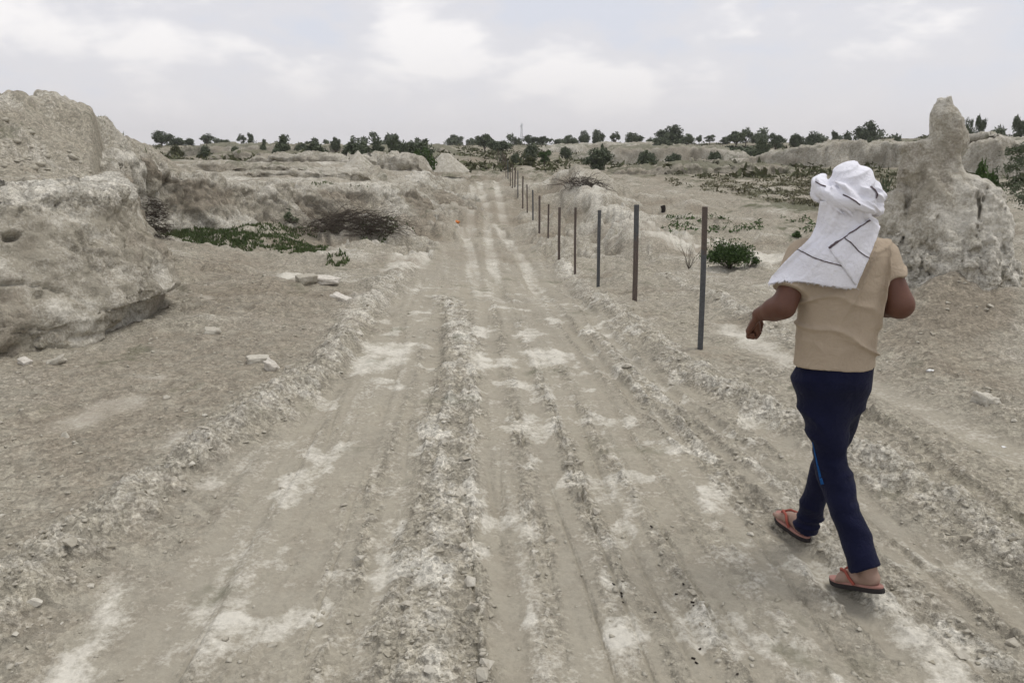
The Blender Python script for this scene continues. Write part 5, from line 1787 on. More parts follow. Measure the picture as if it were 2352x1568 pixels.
tag(mesh_np('stump', *tube([ground_hit(1523, 487) - [0, 0, .05], ground_hit(1523, 487) + [.01, 0, .10], ground_hit(1523, 487) + [-.02, 0, .22]], .07, .09, 7), plain('charred_wood', (.03, .025, .022), .9)),
    'short dark stump standing on the bare flat beyond the second post', 'stump')
# goat droppings on the driven track
MAT_DUNG = plain('dung', (.022, .016, .012), .8)
_dm = me_np('dropping', *(lambda v, f: (v, f))(*tube([(-.009, 0, 0), (-.005, 0, .001), (.005, 0, .001), (.009, 0, 0)], .006, .006, 6)), MAT_DUNG, True)
for zx, zy in ((285, 262), (75, 582), (120, 632), (121, 650), (125, 680), (305, 737), (463, 582), (423, 636), (513, 682), (522, 700), (562, 777), (585, 815), (553, 943), (535, 1018), (388, 1080), (765, 1080), (518, 993)):
    w = ground_hit((1500 + zx / 2.219) / 1.0884, (1200 + zy / 2.219) / 1.0884)
    o = bpy.data.objects.new('dropping', _dm); COL.objects.link(o)
    o.location = (float(w[0]), float(w[1]), float(w[2]) + .004); o.rotation_euler = (0, 0, random.uniform(0, 6.28))
    s = random.uniform(.5, .8); o.scale = (s, s, s)
    tag(o, 'tiny black goat dropping on the driven track left of the man', 'dropping', 'goat droppings on the track')
# ------------------------------------------------------------------ the walking man
MAN = empty('person', (1.38, 2.95, float(gz_fast(1.38, 2.95)[0])))
tag(MAN, 'man in beige T-shirt, navy track trousers and white headscarf walking away', 'person')

def cloth_mat(name, col, col2, scale=900, bstr=.5, rough=.95, fuzz=.0):
    m, nt, b = new_mat(name, rough, .1)
    p = pos(nt)
    n = noise(nt, p, 9, 4, .6)
    c = mixc(nt, mapr(nt, n, .3, .7), col, col2)
    nt.links.new(c, b.inputs['Base Color'])
    w = noise(nt, p, scale, 2, .6)
    h = math_(nt, 'ADD', math_(nt, 'MULTIPLY', w, .3), math_(nt, 'ADD', noise(nt, p, 60, 3, .6), math_(nt, 'MULTIPLY', noise(nt, p, 17, 4, .6, 1.2), 2.6)))
    bump(nt, b, h, bstr, .007)
    if fuzz:
        b.inputs['Sheen Weight'].default_value = fuzz
    return m
MAT_SHIRT = cloth_mat('beige_jersey', (.400, .328, .246), (.440, .362, .275))
MAT_TROUSER = cloth_mat('navy_jersey', (.0065, .0080, .024), (.0100, .0115, .033), fuzz=.05)
MAT_SCARF = cloth_mat('white_cotton', (.78, .78, .84), (.83, .83, .88), 500, .6)
MAT_STRIPE = cloth_mat('dark_stripe', (.10, .075, .085), (.14, .11, .12))
MAT_BLUE = cloth_mat('blue_piping', (.012, .075, .24), (.02, .10, .30))
MAT_SKIN, _nt, _b = new_mat('brown_skin', .55, .3)
_nt.links.new(mixc(_nt, mapr(_nt, noise(_nt, pos(_nt), 14, 4, .6), .3, .7), (.105, .047, .031), (.135, .062, .041)), _b.inputs['Base Color'])
_b.inputs['Subsurface Weight'].default_value = .08
_b.inputs['Subsurface Radius'].default_value = (.01, .004, .002)
bump(_nt, _b, noise(_nt, pos(_nt), 220, 3, .6), .12, .002)
MAT_FOOTSKIN, _nt, _b = new_mat('dusty_skin', .8, .15)
_nt.links.new(mixc(_nt, noise(_nt, pos(_nt), 30, 4, .6), (.24, .15, .115), (.36, .26, .21)), _b.inputs['Base Color'])
MAT_RUBBER = plain('black_rubber', (.025, .022, .022), .8)
MAT_RED = plain('red_rubber', (.28, .070, .050), .75, .25)
MAT_FOOTBED = plain('worn_red_footbed', (.33, .175, .148), .8, .25)

# joints, measured in the picture with a distance for each
J = {k: P(*v) for k, v in dict(
    head=(1947, 442, 2.97), neck=(1947, 525, 2.985), chest=(1945, 610, 3.0),
    sh_r=(2024, 590, 3.01), el_r=(2066, 700, 2.94), wr_r=(1990, 700, 3.15), ha_r=(1950, 690, 3.22),
    sh_l=(1848, 590, 3.02), el_l=(1799, 704, 2.94), wr_l=(1743, 722, 3.05), ha_l=(1729, 742, 3.08),
    hip_l=(1884, 888, 2.99), kn_l=(1912, 1080, 2.93), an_l=(1990, 1300, 2.74),
    hip_r=(1945, 888, 3.03), kn_r=(1905, 1040, 3.16), an_r=(1850, 1215, 3.25)).items()}

# --- torso outline (left x, right x by picture row) at a distance of 3.0
_to = [(520, 1925, 1972), (540, 1890, 2008), (556, 1866, 2026), (575, 1846, 2036), (600, 1838, 2040), (640, 1832, 2038), (680, 1832, 2028), (720, 1832, 2018), (760, 1829, 2012), (800, 1826, 2010), (838, 1823, 2008)]
_tz = np.array([P(1920, a, 3.0)[2] for a, _, _ in _to])[::-1]
_tl = np.array([P(b, a, 3.0)[0] for a, b, _ in _to])[::-1]
_tr = np.array([P(c, a, 3.0)[0] for a, _, c in _to])[::-1]
HEM = _tz[0]
def torso(X, Y, Z, grow=0.0):
    Lz = np.interp(Z, _tz, _tl); Rz = np.interp(Z, _tz, _tr)
    a = (Rz - Lz) / 2 + grow; cx = (Rz + Lz) / 2
    T_ = np.interp(Z, [HEM, HEM + .12, HEM + .32, HEM + .45, HEM + .54], [.105, .108, .122, .115, .06]) + grow
    cy = 3.0 + np.interp(Z, [HEM, HEM + .3, HEM + .55], [.0, -.005, .0])
    yaw = .06 * (X - cx)
    q = (np.abs(X - cx) / np.maximum(a, .01)) ** 2.5 + (np.abs(Y - cy - yaw) / T_) ** 2.2
    d = (q ** .42 - 1) * np.minimum(a, T_)
    return np.maximum(np.maximum(d, (Z - _tz[-1] - grow) * .8), (HEM - .06 - Z))

SL_R = J['sh_r'] + (J['el_r'] - J['sh_r']) * .50
SL_L = J['sh_l'] + (J['el_l'] - J['sh_l']) * .70
def shirt_base(X, Y, Z):
    d = torso(X, Y, Z)
    def sleeve(a, b, ra, rb):
        dd = cap(X, Y, Z, a, b + (b - a) * .3, ra, rb)
        u = (b - a) / np.linalg.norm(b - a)
        e = (X - b[0]) * u[0] + (Y - b[1]) * u[1] + (Z - b[2]) * u[2]
        return np.maximum(dd, e)
    d = smin(d, sleeve(J['sh_r'], SL_R, .068, .061), .035)
    d = smin(d, sleeve(J['sh_l'], SL_L, .074, .070), .035)
    return np.maximum(d, HEM - Z + .004 * np.sin(X * 22))
def shirt_field(X, Y, Z):
    d = shirt_base(X, Y, Z)
    # drape: long folds falling from the right shoulder, crumples above the hem
    xr = X - P(2040, 600, 3)[0]
    zz = Z - HEM
    fan = xr / np.maximum(1.45 - Z + .15, .12)
    up = sstep(.10, .25, zz)
    fold = lambda q, k: -(1 - np.minimum(np.abs(q) * k * 1.25, 1)) ** 2.4 + .10
    f1 = fold(vnoise3(fan * 6.5 + 3, Z * 1.3, Y * 2, 801), 2.4)
    rgt = sstep(P(1900, 600, 3)[0], P(1975, 600, 3)[0], X)
    lowz = sstep(.30, .10, zz) * sstep(.0, .035, zz)
    wob = .05 * vnoise3(X * 5, Y * 3, Z * 3, 805)
    f2 = fold(vnoise3(X * 3.2 + Z * 3, Y * 2, (Z + wob + .5 * (X - 1.3) ** 2) * 13, 803), 2.6)
    f3 = fold(vnoise3(X * 5 - Z * 7, Y * 2, Z * 4 + X * 3, 807), 2.2)
    body_k = sstep(.03, -.005, torso(X, Y, Z, .012))
    d = d + .023 * f1 * up * (.15 + rgt) * body_k * sstep(_tz[-1] - .02, _tz[-1] - .12, Z) + .016 * f2 * lowz + .007 * f3 * (.3 + up)
    return d * .9
sv, sf = sample(shirt_field, (_tl.min() - .16, 2.82, HEM - .03), (_tr.max() + .13, 3.2, _tz[-1] + .05), .006)
shirt = mesh_np('shirt', sv, sf, MAT_SHIRT); keep_world(shirt, MAN)
# stitched hems: a narrow turned-up band lying on the cloth
def hem_band(a, b, r0, mat):
    u = (b - a) / np.linalg.norm(b - a)
    e1 = np.cross(u, (0, 1, 0)); e1 /= np.linalg.norm(e1); e2 = np.cross(u, e1)
    n = 48; V = np.zeros((n, 3, 3))
    rr = np.linspace(.02, .12, 120)
    for i in range(n):
        t = 2 * math.pi * i / n
        dv = e1 * math.cos(t) + e2 * math.sin(t)
        for k, off in enumerate((-.0225, -.0205, -.0185)):
            c = b + u * off
            q = c[None] + dv[None] * rr[:, None]
            f = shirt_field(q[:, 0], q[:, 1], q[:, 2])
            j_ = int(np.argmax(f > 0)) if (f > 0).any() else 50
            V[i, k] = q[j_] - dv * (.0022 if k != 1 else .0035)
    o = mesh_np('sleeve_hem', V.reshape(-1, 3), grid_faces(n, 3, True), mat)
    return o
for a_, b_ in ((J['sh_r'], SL_R), (J['sh_l'], SL_L)):
    o = hem_band(a_, b_, .06, MAT_SHIRT)
    o.parent = shirt; o.matrix_parent_inverse = Matrix.Identity(4)

# --- trousers
def leg_field(X, Y, Z, hip, kn, an, r0, r1, r2, r3):
    d = cap(X, Y, Z, hip, kn, r0, r1)
    d2 = cap(X, Y, Z, kn, an + (an - kn) * .2, r2, r3)
    u = (an - kn) / np.linalg.norm(an - kn)
    e = (X - an[0]) * u[0] + (Y - an[1]) * u[1] + (Z - an[2]) * u[2]
    return smin(d, np.maximum(d2, e), .03)
HL, HR = J['hip_l'].copy(), J['hip_r'].copy()
def trouser_field(X, Y, Z):
    dl = leg_field(X, Y, Z, HL, J['kn_l'], J['an_l'] + (0, 0, -.008), .088, .060, .060, .058)
    dr = leg_field(X, Y, Z, HR, J['kn_r'], J['an_r'] + (0, 0, .0), .088, .060, .060, .055)
    w0 = P(1914, 838, 3.0)
    a = np.interp(Z, [w0[2] - .25, w0[2] - .10, w0[2]], [.05, .136, .148]); b = np.interp(Z, [w0[2] - .25, w0[2] - .08, w0[2]], [.05, .110, .096])
    q = ((np.abs(X - w0[0]) / a) ** 2.3 + (np.abs(Y - 3.0) / b) ** 2.2)
    dh = (q ** .42 - 1) * np.minimum(a, b)
    dh = np.maximum(dh, np.maximum(Z - (HEM + .05), (w0[2] - .26) - Z))
    d = smin(smin(dl, dr, .018), dh, .07)
    # soft folds: behind the knees, diagonal pulls under the seat, stacked cloth at the hems
    n1 = np.abs(vnoise3(X * 7 + Z * 6, Y * 5, Z * 9, 820)) - .3
    n2 = np.abs(vnoise3(X * 5, Y * 5, Z * 24, 822)) - .3
    kz = np.exp(-((Z - J['kn_l'][2]) / .10) ** 2) + np.exp(-((Z - .10) / .06) ** 2)
    seat = np.exp(-((Z - .72) / .10) ** 2)
    d = d + .015 * n1 * (1 + seat) + .022 * n2 * kz
    return d * .9
tv, tf = sample(trouser_field, (1.03, 2.58, .03), (1.60, 3.42, HEM + .07), .0075)
trousers = mesh_np('trousers', tv, tf, MAT_TROUSER); keep_world(trousers, MAN)

def march(field, px, py, t0, t1, off, n=160, miss=None):
    """where a measured picture point lies on a surface"""
    d = ray(px, py)
    t = np.linspace(t0, t1, n)
    q = d[None] * t[:, None] + np.array([0, 0, CAM_H])
    f = field(q[:, 0], q[:, 1], q[:, 2])
    k = np.argmax(f < off)
    if not (f < off).any():
        return q[np.argmin(f)] if miss is None else d * (miss / d[1]) + np.array([0, 0, CAM_H])
    return q[k]

def strip(name, field, pts, w, mat, parent, off=.003, t0=2.5, t1=3.6, n=24):
    """narrow band of cloth lying on a surface"""
    pts = np.array(pts, float)
    s = np.linspace(0, len(pts) - 1, n)
    X = np.interp(s, range(len(pts)), pts[:, 0]); Y = np.interp(s, range(len(pts)), pts[:, 1])
    W = np.interp(s, range(len(pts)), w if hasattr(w, '__len__') else [w] * len(pts))
    tx, ty = np.gradient(X), np.gradient(Y); l = np.hypot(tx, ty) + 1e-9
    V = []
    for i in range(n):
        for k in (-1, 0, 1):
            px = X[i] - ty[i] / l[i] * W[i] * k * .5; py = Y[i] + tx[i] / l[i] * W[i] * k * .5
            q = march(field, px, py, t0, t1, off)
            V.append(q)
    o = mesh_np(name, np.array(V), grid_faces(n, 3), mat)
    sm = o.modifiers.new('thickness', 'SOLIDIFY'); sm.thickness = .0015; sm.offset = 0
    keep_world(o, parent)
    return o
st = strip('side_stripe', trouser_field, [(1866, 1015), (1872, 1042), (1878, 1070), (1884, 1095), (1889, 1112)], [1.2, 2.5, 3.5, 5.5, 7.5], MAT_BLUE, MAN)
st.parent = trousers; st.matrix_parent_inverse = Matrix.Identity(4)

# --- body: head, neck, arms, legs, feet in one surface; finer voxels for the hands
def hand_frame(wr, direction, palm_n):
    u = direction / np.linalg.norm(direction)
    n = palm_n - (palm_n @ u) * u; n /= np.linalg.norm(n)
    s = np.cross(u, n)
    return u, n, s
def hand_caps(wr, u, n, s, curl, thumb_side, scale=1.0):
    """capsules of one hand: palm, four fingers with three bones, thumb from the side of the palm"""
    out = []
    k = scale
    for q in (-.030, -.010, .010, .030):
        out.append((wr + s * q * .55 * k, wr + u * .082 * k + s * q * k, .0155 * k, .0125 * k))
    lens = [(.040, .025, .020), (.045, .029, .022), (.042, .027, .021), (.032, .020, .018)]
    for i, q in enumerate((-.030, -.010, .010, .030)):
        if thumb_side < 0:
            ln = lens[i]
        else:
            ln = lens[3 - i]
        p = wr + u * .086 * k + s * q * k
        a = .30 * curl
        for j, L_ in enumerate(ln):
            dv = u * math.cos(a) + n * math.sin(a)
            e_ = p + dv * L_ * k
            r = (.0108 - .0012 * j) * k
            out.append((p, e_, r, r - .0008))
            p = e_; a += (.75 + .08 * i) * curl
    tb = wr + u * .022 * k + s * thumb_side * .028 * k
    t1 = tb + (u * .75 + s * thumb_side * .30 + n * .45) * .042 * k
    t2 = t1 + (u * .80 + s * thumb_side * .15 + n * .50) * .034 * k
    t3 = t2 + (u * .85 + n * .45) * .022 * k
    out += [(wr + u * .060 * k + n * .012 * k, wr + u * .085 * k + n * .030 * k, .022 * k, .018 * k)]
    out += [(tb, t1, .0145 * k, .0115 * k), (t1, t2, .0112 * k, .010 * k), (t2, t3, .010 * k, .0085 * k)]
    return out
ul, nl, sl = hand_frame(J['wr_l'], np.array([-.14, .42, -.55]), np.array([.70, -.5, .1]))
HAND_L = hand_caps(J['wr_l'], ul, nl, sl, 1.55, 1 if sl[1] > 0 else -1, .92)
ur, nr, sr_ = hand_frame(J['wr_r'], J['ha_r'] - J['wr_r'], np.array([0, -.2, -1.0]))
HAND_R = hand_caps(J['wr_r'], ur, nr, sr_, 1.2, 1, .92)

FEET = {}
def foot_def(key, heel, toe, lift):
    heel = np.array([heel[0], heel[1], lift]); toe = np.array([toe[0], toe[1], 0.0])
    FEET[key] = (heel, toe)
gzl = float(gz_fast(1.38, 2.86)[0]); gzr = float(gz_fast(1.33, 3.28)[0])
# rear left foot: heel lifted, toes on the ground; front right foot flat
h_l = P(2022, 1352, 2.685); t_l_xy = (h_l[0] - .095, h_l[1] + .235)
h_r = P(1853, 1240, 3.215); t_r_xy = (h_r[0] - .045, h_r[1] + .255)
FEET['l'] = (h_l, np.array([t_l_xy[0], t_l_xy[1], gzl + .012]))
FEET['r'] = (np.array([h_r[0], h_r[1], gzr + .022]), np.array([t_r_xy[0], t_r_xy[1], gzr + .018]))
def foot_frame(key):
    h, t = FEET[key]
    f = t - h; L_ = np.linalg.norm(f); f = f / L_
    s = np.cross(f, (0, 0, 1)); s /= np.linalg.norm(s)      # to the right of travel
    u = np.cross(s, f)
    return h, f, s, u, L_
def foot_caps(key, ankle):
    h, f, s, u, L_ = foot_frame(key)
    inner = 1 if key == 'l' else -1
    out = [(h + f * .035 + u * .036, h + f * .10 + u * .044, .032, .030), (h + f * .10 + u * .044, h + f * .165 + u * .030, .031, .024),
           (h + f * .06 + u * .030, h + f * .175 + u * .024 - s * inner * .018, .028, .022), (h + f * .14 + u * .028 + s * inner * .016, h + f * .185 + u * .022 + s * inner * .020, .023, .019)]
    for i in range(5):
        q = inner * (.036 - .018 * i)
        b = h + f * (.185 - .006 * i) + s * q + u * .020
        r = .0125 if i == 0 else .0085
        out.append((b, b + f * (.045 - .004 * i) - u * .006, r, r * .85))
    out.append((h + f * .045 + u * .045, ankle + u * .0, .032, .036))
    return out
FL = foot_caps('l', J['an_l'] + (0, 0, .02)); FR = foot_caps('r', J['an_r'] + (0, 0, .02))

def body_field(X, Y, Z):
    d = ell(X, Y, Z, J['head'] + (0, .0, .004), (.074, .092, .100))
    d = smin(d, ell(X, Y, Z, J['head'] + (0, .045, -.05), (.055, .055, .065)), .03)
    d = smin(d, cap(X, Y, Z, J['head'] + (-.012, .094, -.005), J['head'] + (-.014, .112, -.035), .010, .014), .012)   # nose
    d = smin(d, cap(X, Y, Z, J['head'] + (0, .01, -.07), J['chest'], .055, .07), .03)
    d = smin(d, torso(X, Y, Z, -.034), .02)
    for s_, e_, w_, r in (('sh_r', 'el_r', 'wr_r', (.048, .054, .047, .030)), ('sh_l', 'el_l', 'wr_l', (.050, .047, .043, .030))):
        a = cap(X, Y, Z, J[s_], J[e_], r[0], r[1])
        fm = J[e_] + (J[w_] - J[e_]) * .35
        b = smin(cap(X, Y, Z, J[e_], fm, r[2], r[2] + .001), cap(X, Y, Z, fm, J[w_], r[2], r[3] - .003), .02)
        d = smin(d, smin(a, b, .02), .02)
    for h_, k_, a_ in (('hip_l', 'kn_l', 'an_l'), ('hip_r', 'kn_r', 'an_r')):
        d = smin(d, cap(X, Y, Z, J[h_], J[k_], .075, .050), .03)
        d = smin(d, cap(X, Y, Z, J[k_], J[a_] + (0, 0, .02), .050, .034), .03)
    return d
bv, bf = sample(body_field, (.95, 2.60, .10), (1.66, 3.40, 1.72), .011)
VV = [(bv, bf)]
def caps_net(caps, h, k, pad=.05):
    P0 = np.min([np.minimum(a, b) for a, b, _, _ in caps], axis=0) - pad; P1 = np.max([np.maximum(a, b) for a, b, _, _ in caps], axis=0) + pad
    def fld(X, Y, Z):
        d = None
        for a, b, ra, rb in caps:
            c = cap(X, Y, Z, a, b, ra, rb)
            d = c if d is None else smin(d, c, k)
        return d
    return sample(fld, P0, P1, h)
for hc, key in ((HAND_L, 'wr_l'), (HAND_R, 'wr_r')):
    el = J['el_' + key[-1]]
    hc2 = hc + [(J[key] + (el - J[key]) * .35, J[key], .036, .0265)]
    VV.append(caps_net(hc2, .0042, .007))
v, f = join(VV)
body = mesh_np('body', v, f, MAT_SKIN); keep_world(body, MAN)
v, f = join([caps_net(FL, .005, .012), caps_net(FR, .005, .012)])
# dusty feet belong to the same body mesh: second material slot
nb = len(body.data.vertices)
bm_v = np.concatenate([np.array([c.co for c in body.data.vertices]), v]); nbf = len(body.data.polygons)
old_f = np.array([tuple(p.vertices) for p in body.data.polygons])
bpy.data.objects.remove(body)
body = mesh_np('body', bm_v, np.concatenate([old_f, f + nb]), MAT_SKIN); keep_world(body, MAN)
body.data.materials.append(MAT_FOOTSKIN)
mi = np.zeros(nbf + len(f), np.int32); mi[nbf:] = 1
body.data.polygons.foreach_set('material_index', mi)

# --- sandals
def sole_outline(L_, inner, grow=0.0, n=44):
    pts = []
    for i in range(n):
        a = 2 * math.pi * i / n
        c, s_ = math.cos(a), math.sin(a)
        x = .5 * L_ + (.5 * L_ + grow) * (abs(c) ** .8) * (1 if c > 0 else -1)
        t = np.clip(x / L_, 0, 1)
        wd = np.interp(t, [0, .12, .4, .72, .9, 1], [.030, .035, .034, .046, .040, .028]) + grow
        y = wd * (abs(s_) ** .75) * (1 if s_ > 0 else -1) + inner * .006 * math.sin(t * 3)
        pts.append((x - .012, y))
    return pts
def sandal(key):
    h, f, s, u, L_ = foot_frame(key)
    inner = 1 if key == 'l' else -1
    e = empty('sandal', h)
    e.parent = MAN; e.matrix_parent_inverse = Matrix.Translation(-Vector(MAN.location))
    Ls = .275
    def layer(name, z0, z1, grow, mat):
        o_ = sole_outline(Ls, inner, grow)
        n = len(o_)
        V = []
        for z, g in ((z0, .985), (z0 + .002, 1), (z1 - .002, 1), (z1, .98)):
            for x, y in o_:
                bend = .012 * max(0, (x / Ls - .7)) ** 2 * 8
                V.append(h + f * (Ls * .5 + (x - Ls * .5) * g) + s * (y * g) + u * (z + bend))
        F4 = grid_faces(4, n)
        F4 = np.concatenate([F4, np.array([(r * n + n - 1, r * n, (r + 1) * n, (r + 1) * n + n - 1) for r in range(3)])]) if False else np.array([(r * n + k, r * n + (k + 1) % n, (r + 1) * n + (k + 1) % n, (r + 1) * n + k) for r in range(3) for k in range(n)])
        me = bpy.data.meshes.new(name)
        me.from_pydata([tuple(map(float, q)) for q in V], [], [tuple(map(int, q)) for q in F4] + [tuple(range(n))[::-1], tuple(range(3 * n, 4 * n))])
        me.update(); me.materials.append(mat)
        o = bpy.data.objects.new(name, me); COL.objects.link(o)
        o.parent = e; o.matrix_parent_inverse = Matrix.Translation(-Vector([float(c) for c in h]))
        return o
    layer('sole', -.016, .002, .002, MAT_RUBBER)
    layer('footbed', .0025, .012, 0, MAT_FOOTBED)
    post = h + f * .205 + u * .016 + s * inner * .012
    for sd in (1, -1):
        a = h + f * .095 + s * sd * .037 + u * .010
        m1 = h + f * .130 + s * sd * .036 + u * .058
        m2 = h + f * .175 + s * (sd * .020 + inner * .006) + u * .058
        P_ = [a, a * .5 + m1 * .5 + s * sd * .004, m1, m2, post + u * .022, post]
        v, f_ = tube(P_, .0065, .006, 6)
        o = mesh_np('strap', v, f_, MAT_RED); o.parent = e; o.matrix_parent_inverse = Matrix.Translation(-Vector([float(c) for c in h]))
    v, f_ = tube([h + f * .035 + s * inner * -.036 + u * .008, h + f * .03 + s * inner * -.037 + u * .030], .010, .008, 6)
    return e
sandal('l').__setitem__('label', 'red and black sandal with lifted heel')
sandal('r')

# --- headscarf: cap over the skull, rolled band, hanging tail
HC = J['head']
def scarf_field(X, Y, Z):
    d = ell(X, Y, Z, HC + (.006, -.004, .006), (.086, .106, .106))
    d = d + .017 * (np.abs(vnoise3(X * 5 + Z * 4, Y * 6, (Z - .55 * X - 1.2 * (X - HC[0]) ** 2) * 26, 850)) - .3)
    # rolled band: ring tilted down at the back, thick and twisted
    ang = np.arctan2(X - HC[0], -(Y - HC[1]))                 # 0 at the back of the head
    zc = HC[2] - .010 - .020 * np.cos(ang) + .012 * np.sin(ang) * -1
    rx, ry = .100, .114
    rho = np.sqrt(((X - HC[0]) / rx) ** 2 + ((Y - HC[1]) / ry) ** 2)
    rr = (rho - 1) * .105
    tw = ang * 2.2 + 1.1
    zz = Z - zc
    ct, st_ = np.cos(tw * .5), np.sin(tw * .5)
    e1 = rr * ct + zz * st_; e2 = -rr * st_ + zz * ct
    band = np.sqrt((rr / .026) ** 2 + (zz / .043) ** 2) - 1
    groove = np.abs(vnoise3(ang * 1.6, (zz * 26 + ang * 1.4), rr * 8, 852)) - .3
    fine_f = np.abs(vnoise3(ang * 2.2 + 5, zz * 60 + ang * 3.2, rr * 20, 854)) - .3
    band = band * .026 + .022 * groove + .010 * fine_f + .004 * np.sin(zz * 105 + ang * 2.6)
    d = smin(d, band, .010)
    # bunched knot on the right, loose flap on the left
    d = smin(d, ell(X, Y, Z, P(2004, 438, 2.93), (.030, .032, .036)) + .010 * (np.abs(vnoise3(X * 26, Y * 26, Z * 26, 853)) - .3), .012)
    d = smin(d, cap(X, Y, Z, P(1885, 440, 2.95), P(1876, 412, 2.96), .020, .007), .012)
    return d * .85
cv, cf = sample(scarf_field, HC + (-.17, -.17, -.13), HC + (.17, .17, .16), .0042)
scarf = empty('headscarf', HC)
scarf.parent = MAN; scarf.matrix_parent_inverse = Matrix.Translation(-Vector(MAN.location))
def under(o, e, at):
    o.parent = e; o.matrix_parent_inverse = Matrix.Translation(-Vector([float(c) for c in at]))
    return o
under(mesh_np('wrap', cv, cf, MAT_SCARF), scarf, HC)

def support(X, Y, Z):
    d = np.minimum(shirt_base(X, Y, Z), ell(X, Y, Z, HC, (.088, .106, .11)))
    # cloth bridges the hollow of the neck
    d = smin(d, cap(X, Y, Z, HC + (0, -.02, -.04), J['chest'] + (-.02, .0, .06), .080, .135), .05)
    d = smin(d, cap(X, Y, Z, J['chest'] + (-.03, -.0, .03), J['sh_l'] + (0.0, 0, .0), .11, .088), .05)
    d = smin(d, cap(X, Y, Z, J['sh_l'], J['sh_l'] + (-.07, .0, -.075), .085, .070), .04)
    return d
LEFT = [(1884, 462), (1880, 490), (1874, 520), (1862, 545), (1842, 565), (1822, 582), (1796, 608), (1772, 636), (1764, 652)]
RIGHT = [(1998, 462), (1999, 480), (2002, 496), (2016, 506), (2019, 522), (2010, 550), (1996, 588), (1980, 626), (1966, 662)]
def bottom_bulge(u, v):
    return v ** 6 * (-14 * np.sin(np.pi * np.clip(u * 1.2, 0, 1)) * (1 - u))
nu, nv = 64, 72
tailO = np.zeros((nu, nv)); tailV = np.zeros((nu, nv, 3)); tailP = np.zeros((nu, nv, 2))
rgs = np.random.default_rng(12)
for j in range(nv):
    v_ = j / (nv - 1)
    s_ = v_ * (len(LEFT) - 1)
    lx = np.interp(s_, range(len(LEFT)), [p[0] for p in LEFT]); ly = np.interp(s_, range(len(LEFT)), [p[1] for p in LEFT])
    rx_ = np.interp(s_, range(len(RIGHT)), [p[0] for p in RIGHT]); ry_ = np.interp(s_, range(len(RIGHT)), [p[1] for p in RIGHT])
    for i in range(nu):
        u_ = i / (nu - 1)
        px = lx + (rx_ - lx) * u_; py = ly + (ry_ - ly) * u_ + bottom_bulge(u_, v_)
        if j == nv - 1:
            py += rgs.normal() * 1.6
        tailP[i, j] = (px, py)
        off = .014 + .012 * float(vnoise2(u_ * 9 + 2 * v_, v_ * 1.6, 5)) * (1 - .75 * v_) + .015 * math.sin(u_ * 6.5 - v_ * 4 + 1) * (.35 + .65 * v_) + .008 * float(vnoise2(u_ * 4 + 7, v_ * 3, 9)) + .006 * v_
        tailO[i, j] = off
_d = np.array([[ray(*tailP[i, j]) for j in range(nv)] for i in range(nu)])
_t = np.linspace(2.45, 3.15, 180)
_q = _d[:, :, None, :] * _t[None, None, :, None]; _q[..., 2] += CAM_H
_hit = support(_q[..., 0], _q[..., 1], _q[..., 2]) < tailO[:, :, None]
_k = _hit.argmax(2)
tailV = np.take_along_axis(_q, _k[:, :, None, None], 2)[:, :, 0]
_ms = ~_hit.any(2)
tailV[_ms] = _d[_ms] * (2.99 / _d[_ms][:, 1])[:, None] + np.array([0, 0, CAM_H])
# relax: cloth hangs smoothly
D_ = tailV[..., 1].copy()
for _ in range(3):
    D_[1:-1, 1:-1] = .2 * (D_[1:-1, 1:-1] + D_[:-2, 1:-1] + D_[2:, 1:-1] + D_[1:-1, :-2] + D_[1:-1, 2:])
for i in range(nu):
    for j in range(nv):
        tailV[i, j] = P(tailP[i, j, 0], tailP[i, j, 1], D_[i, j])
def tail_at(u_, v_, lift):
    fi = np.clip(u_ * (nu - 1), 0, nu - 1.001); fj = np.clip(v_ * (nv - 1), 0, nv - 1.001)
    i, j = int(fi), int(fj); a, b = fi - i, fj - j
    q = (tailV[i, j] * (1 - a) + tailV[i + 1, j] * a) * (1 - b) + (tailV[i, j + 1] * (1 - a) + tailV[i + 1, j + 1] * a) * b
    d = q - np.array([0, 0, CAM_H]); d /= np.linalg.norm(d)
    n = np.cross(tailV[min(i + 1, nu - 1), j] - tailV[i, j], tailV[i, min(j + 1, nv - 1)] - tailV[i, j]); n /= np.linalg.norm(n) + 1e-9
    if n @ d > 0:
        n = -n
    return q + n * lift
tail = mesh_np('tail', tailV.reshape(-1, 3), grid_faces(nu, nv), MAT_SCARF)
sm = tail.modifiers.new('thickness', 'SOLIDIFY'); sm.thickness = .0035; sm.offset = 0
under(tail, scarf, HC)
def uv_of(px, py):
    k = np.argmin(((tailP - np.array([px, py])) ** 2).sum(2)); return (k // nv) / (nu - 1), (k % nv) / (nv - 1)
def scarf_stripe(pts, w, lift=.004, n=30):
    pts = np.array(pts, float); s_ = np.linspace(0, len(pts) - 1, n)
    X = np.interp(s_, range(len(pts)), pts[:, 0]); Y = np.interp(s_, range(len(pts)), pts[:, 1])
    tx, ty = np.gradient(X), np.gradient(Y); l = np.hypot(tx, ty) + 1e-9
    V = []
    ux = lambda px, py: uv_soft(px, py)
    for i in range(n):
        for k in (-1, 1):
            px = X[i] - ty[i] / l[i] * w * k * .5; py = Y[i] + tx[i] / l[i] * w * k * .5
            V.append(tail_at(*uv_soft(px, py), lift))
    o = mesh_np('stripe', np.array(V), grid_faces(n, 2), MAT_STRIPE)
    sm = o.modifiers.new('thickness', 'SOLIDIFY'); sm.thickness = .001; sm.offset = 0
    return under(o, scarf, HC)
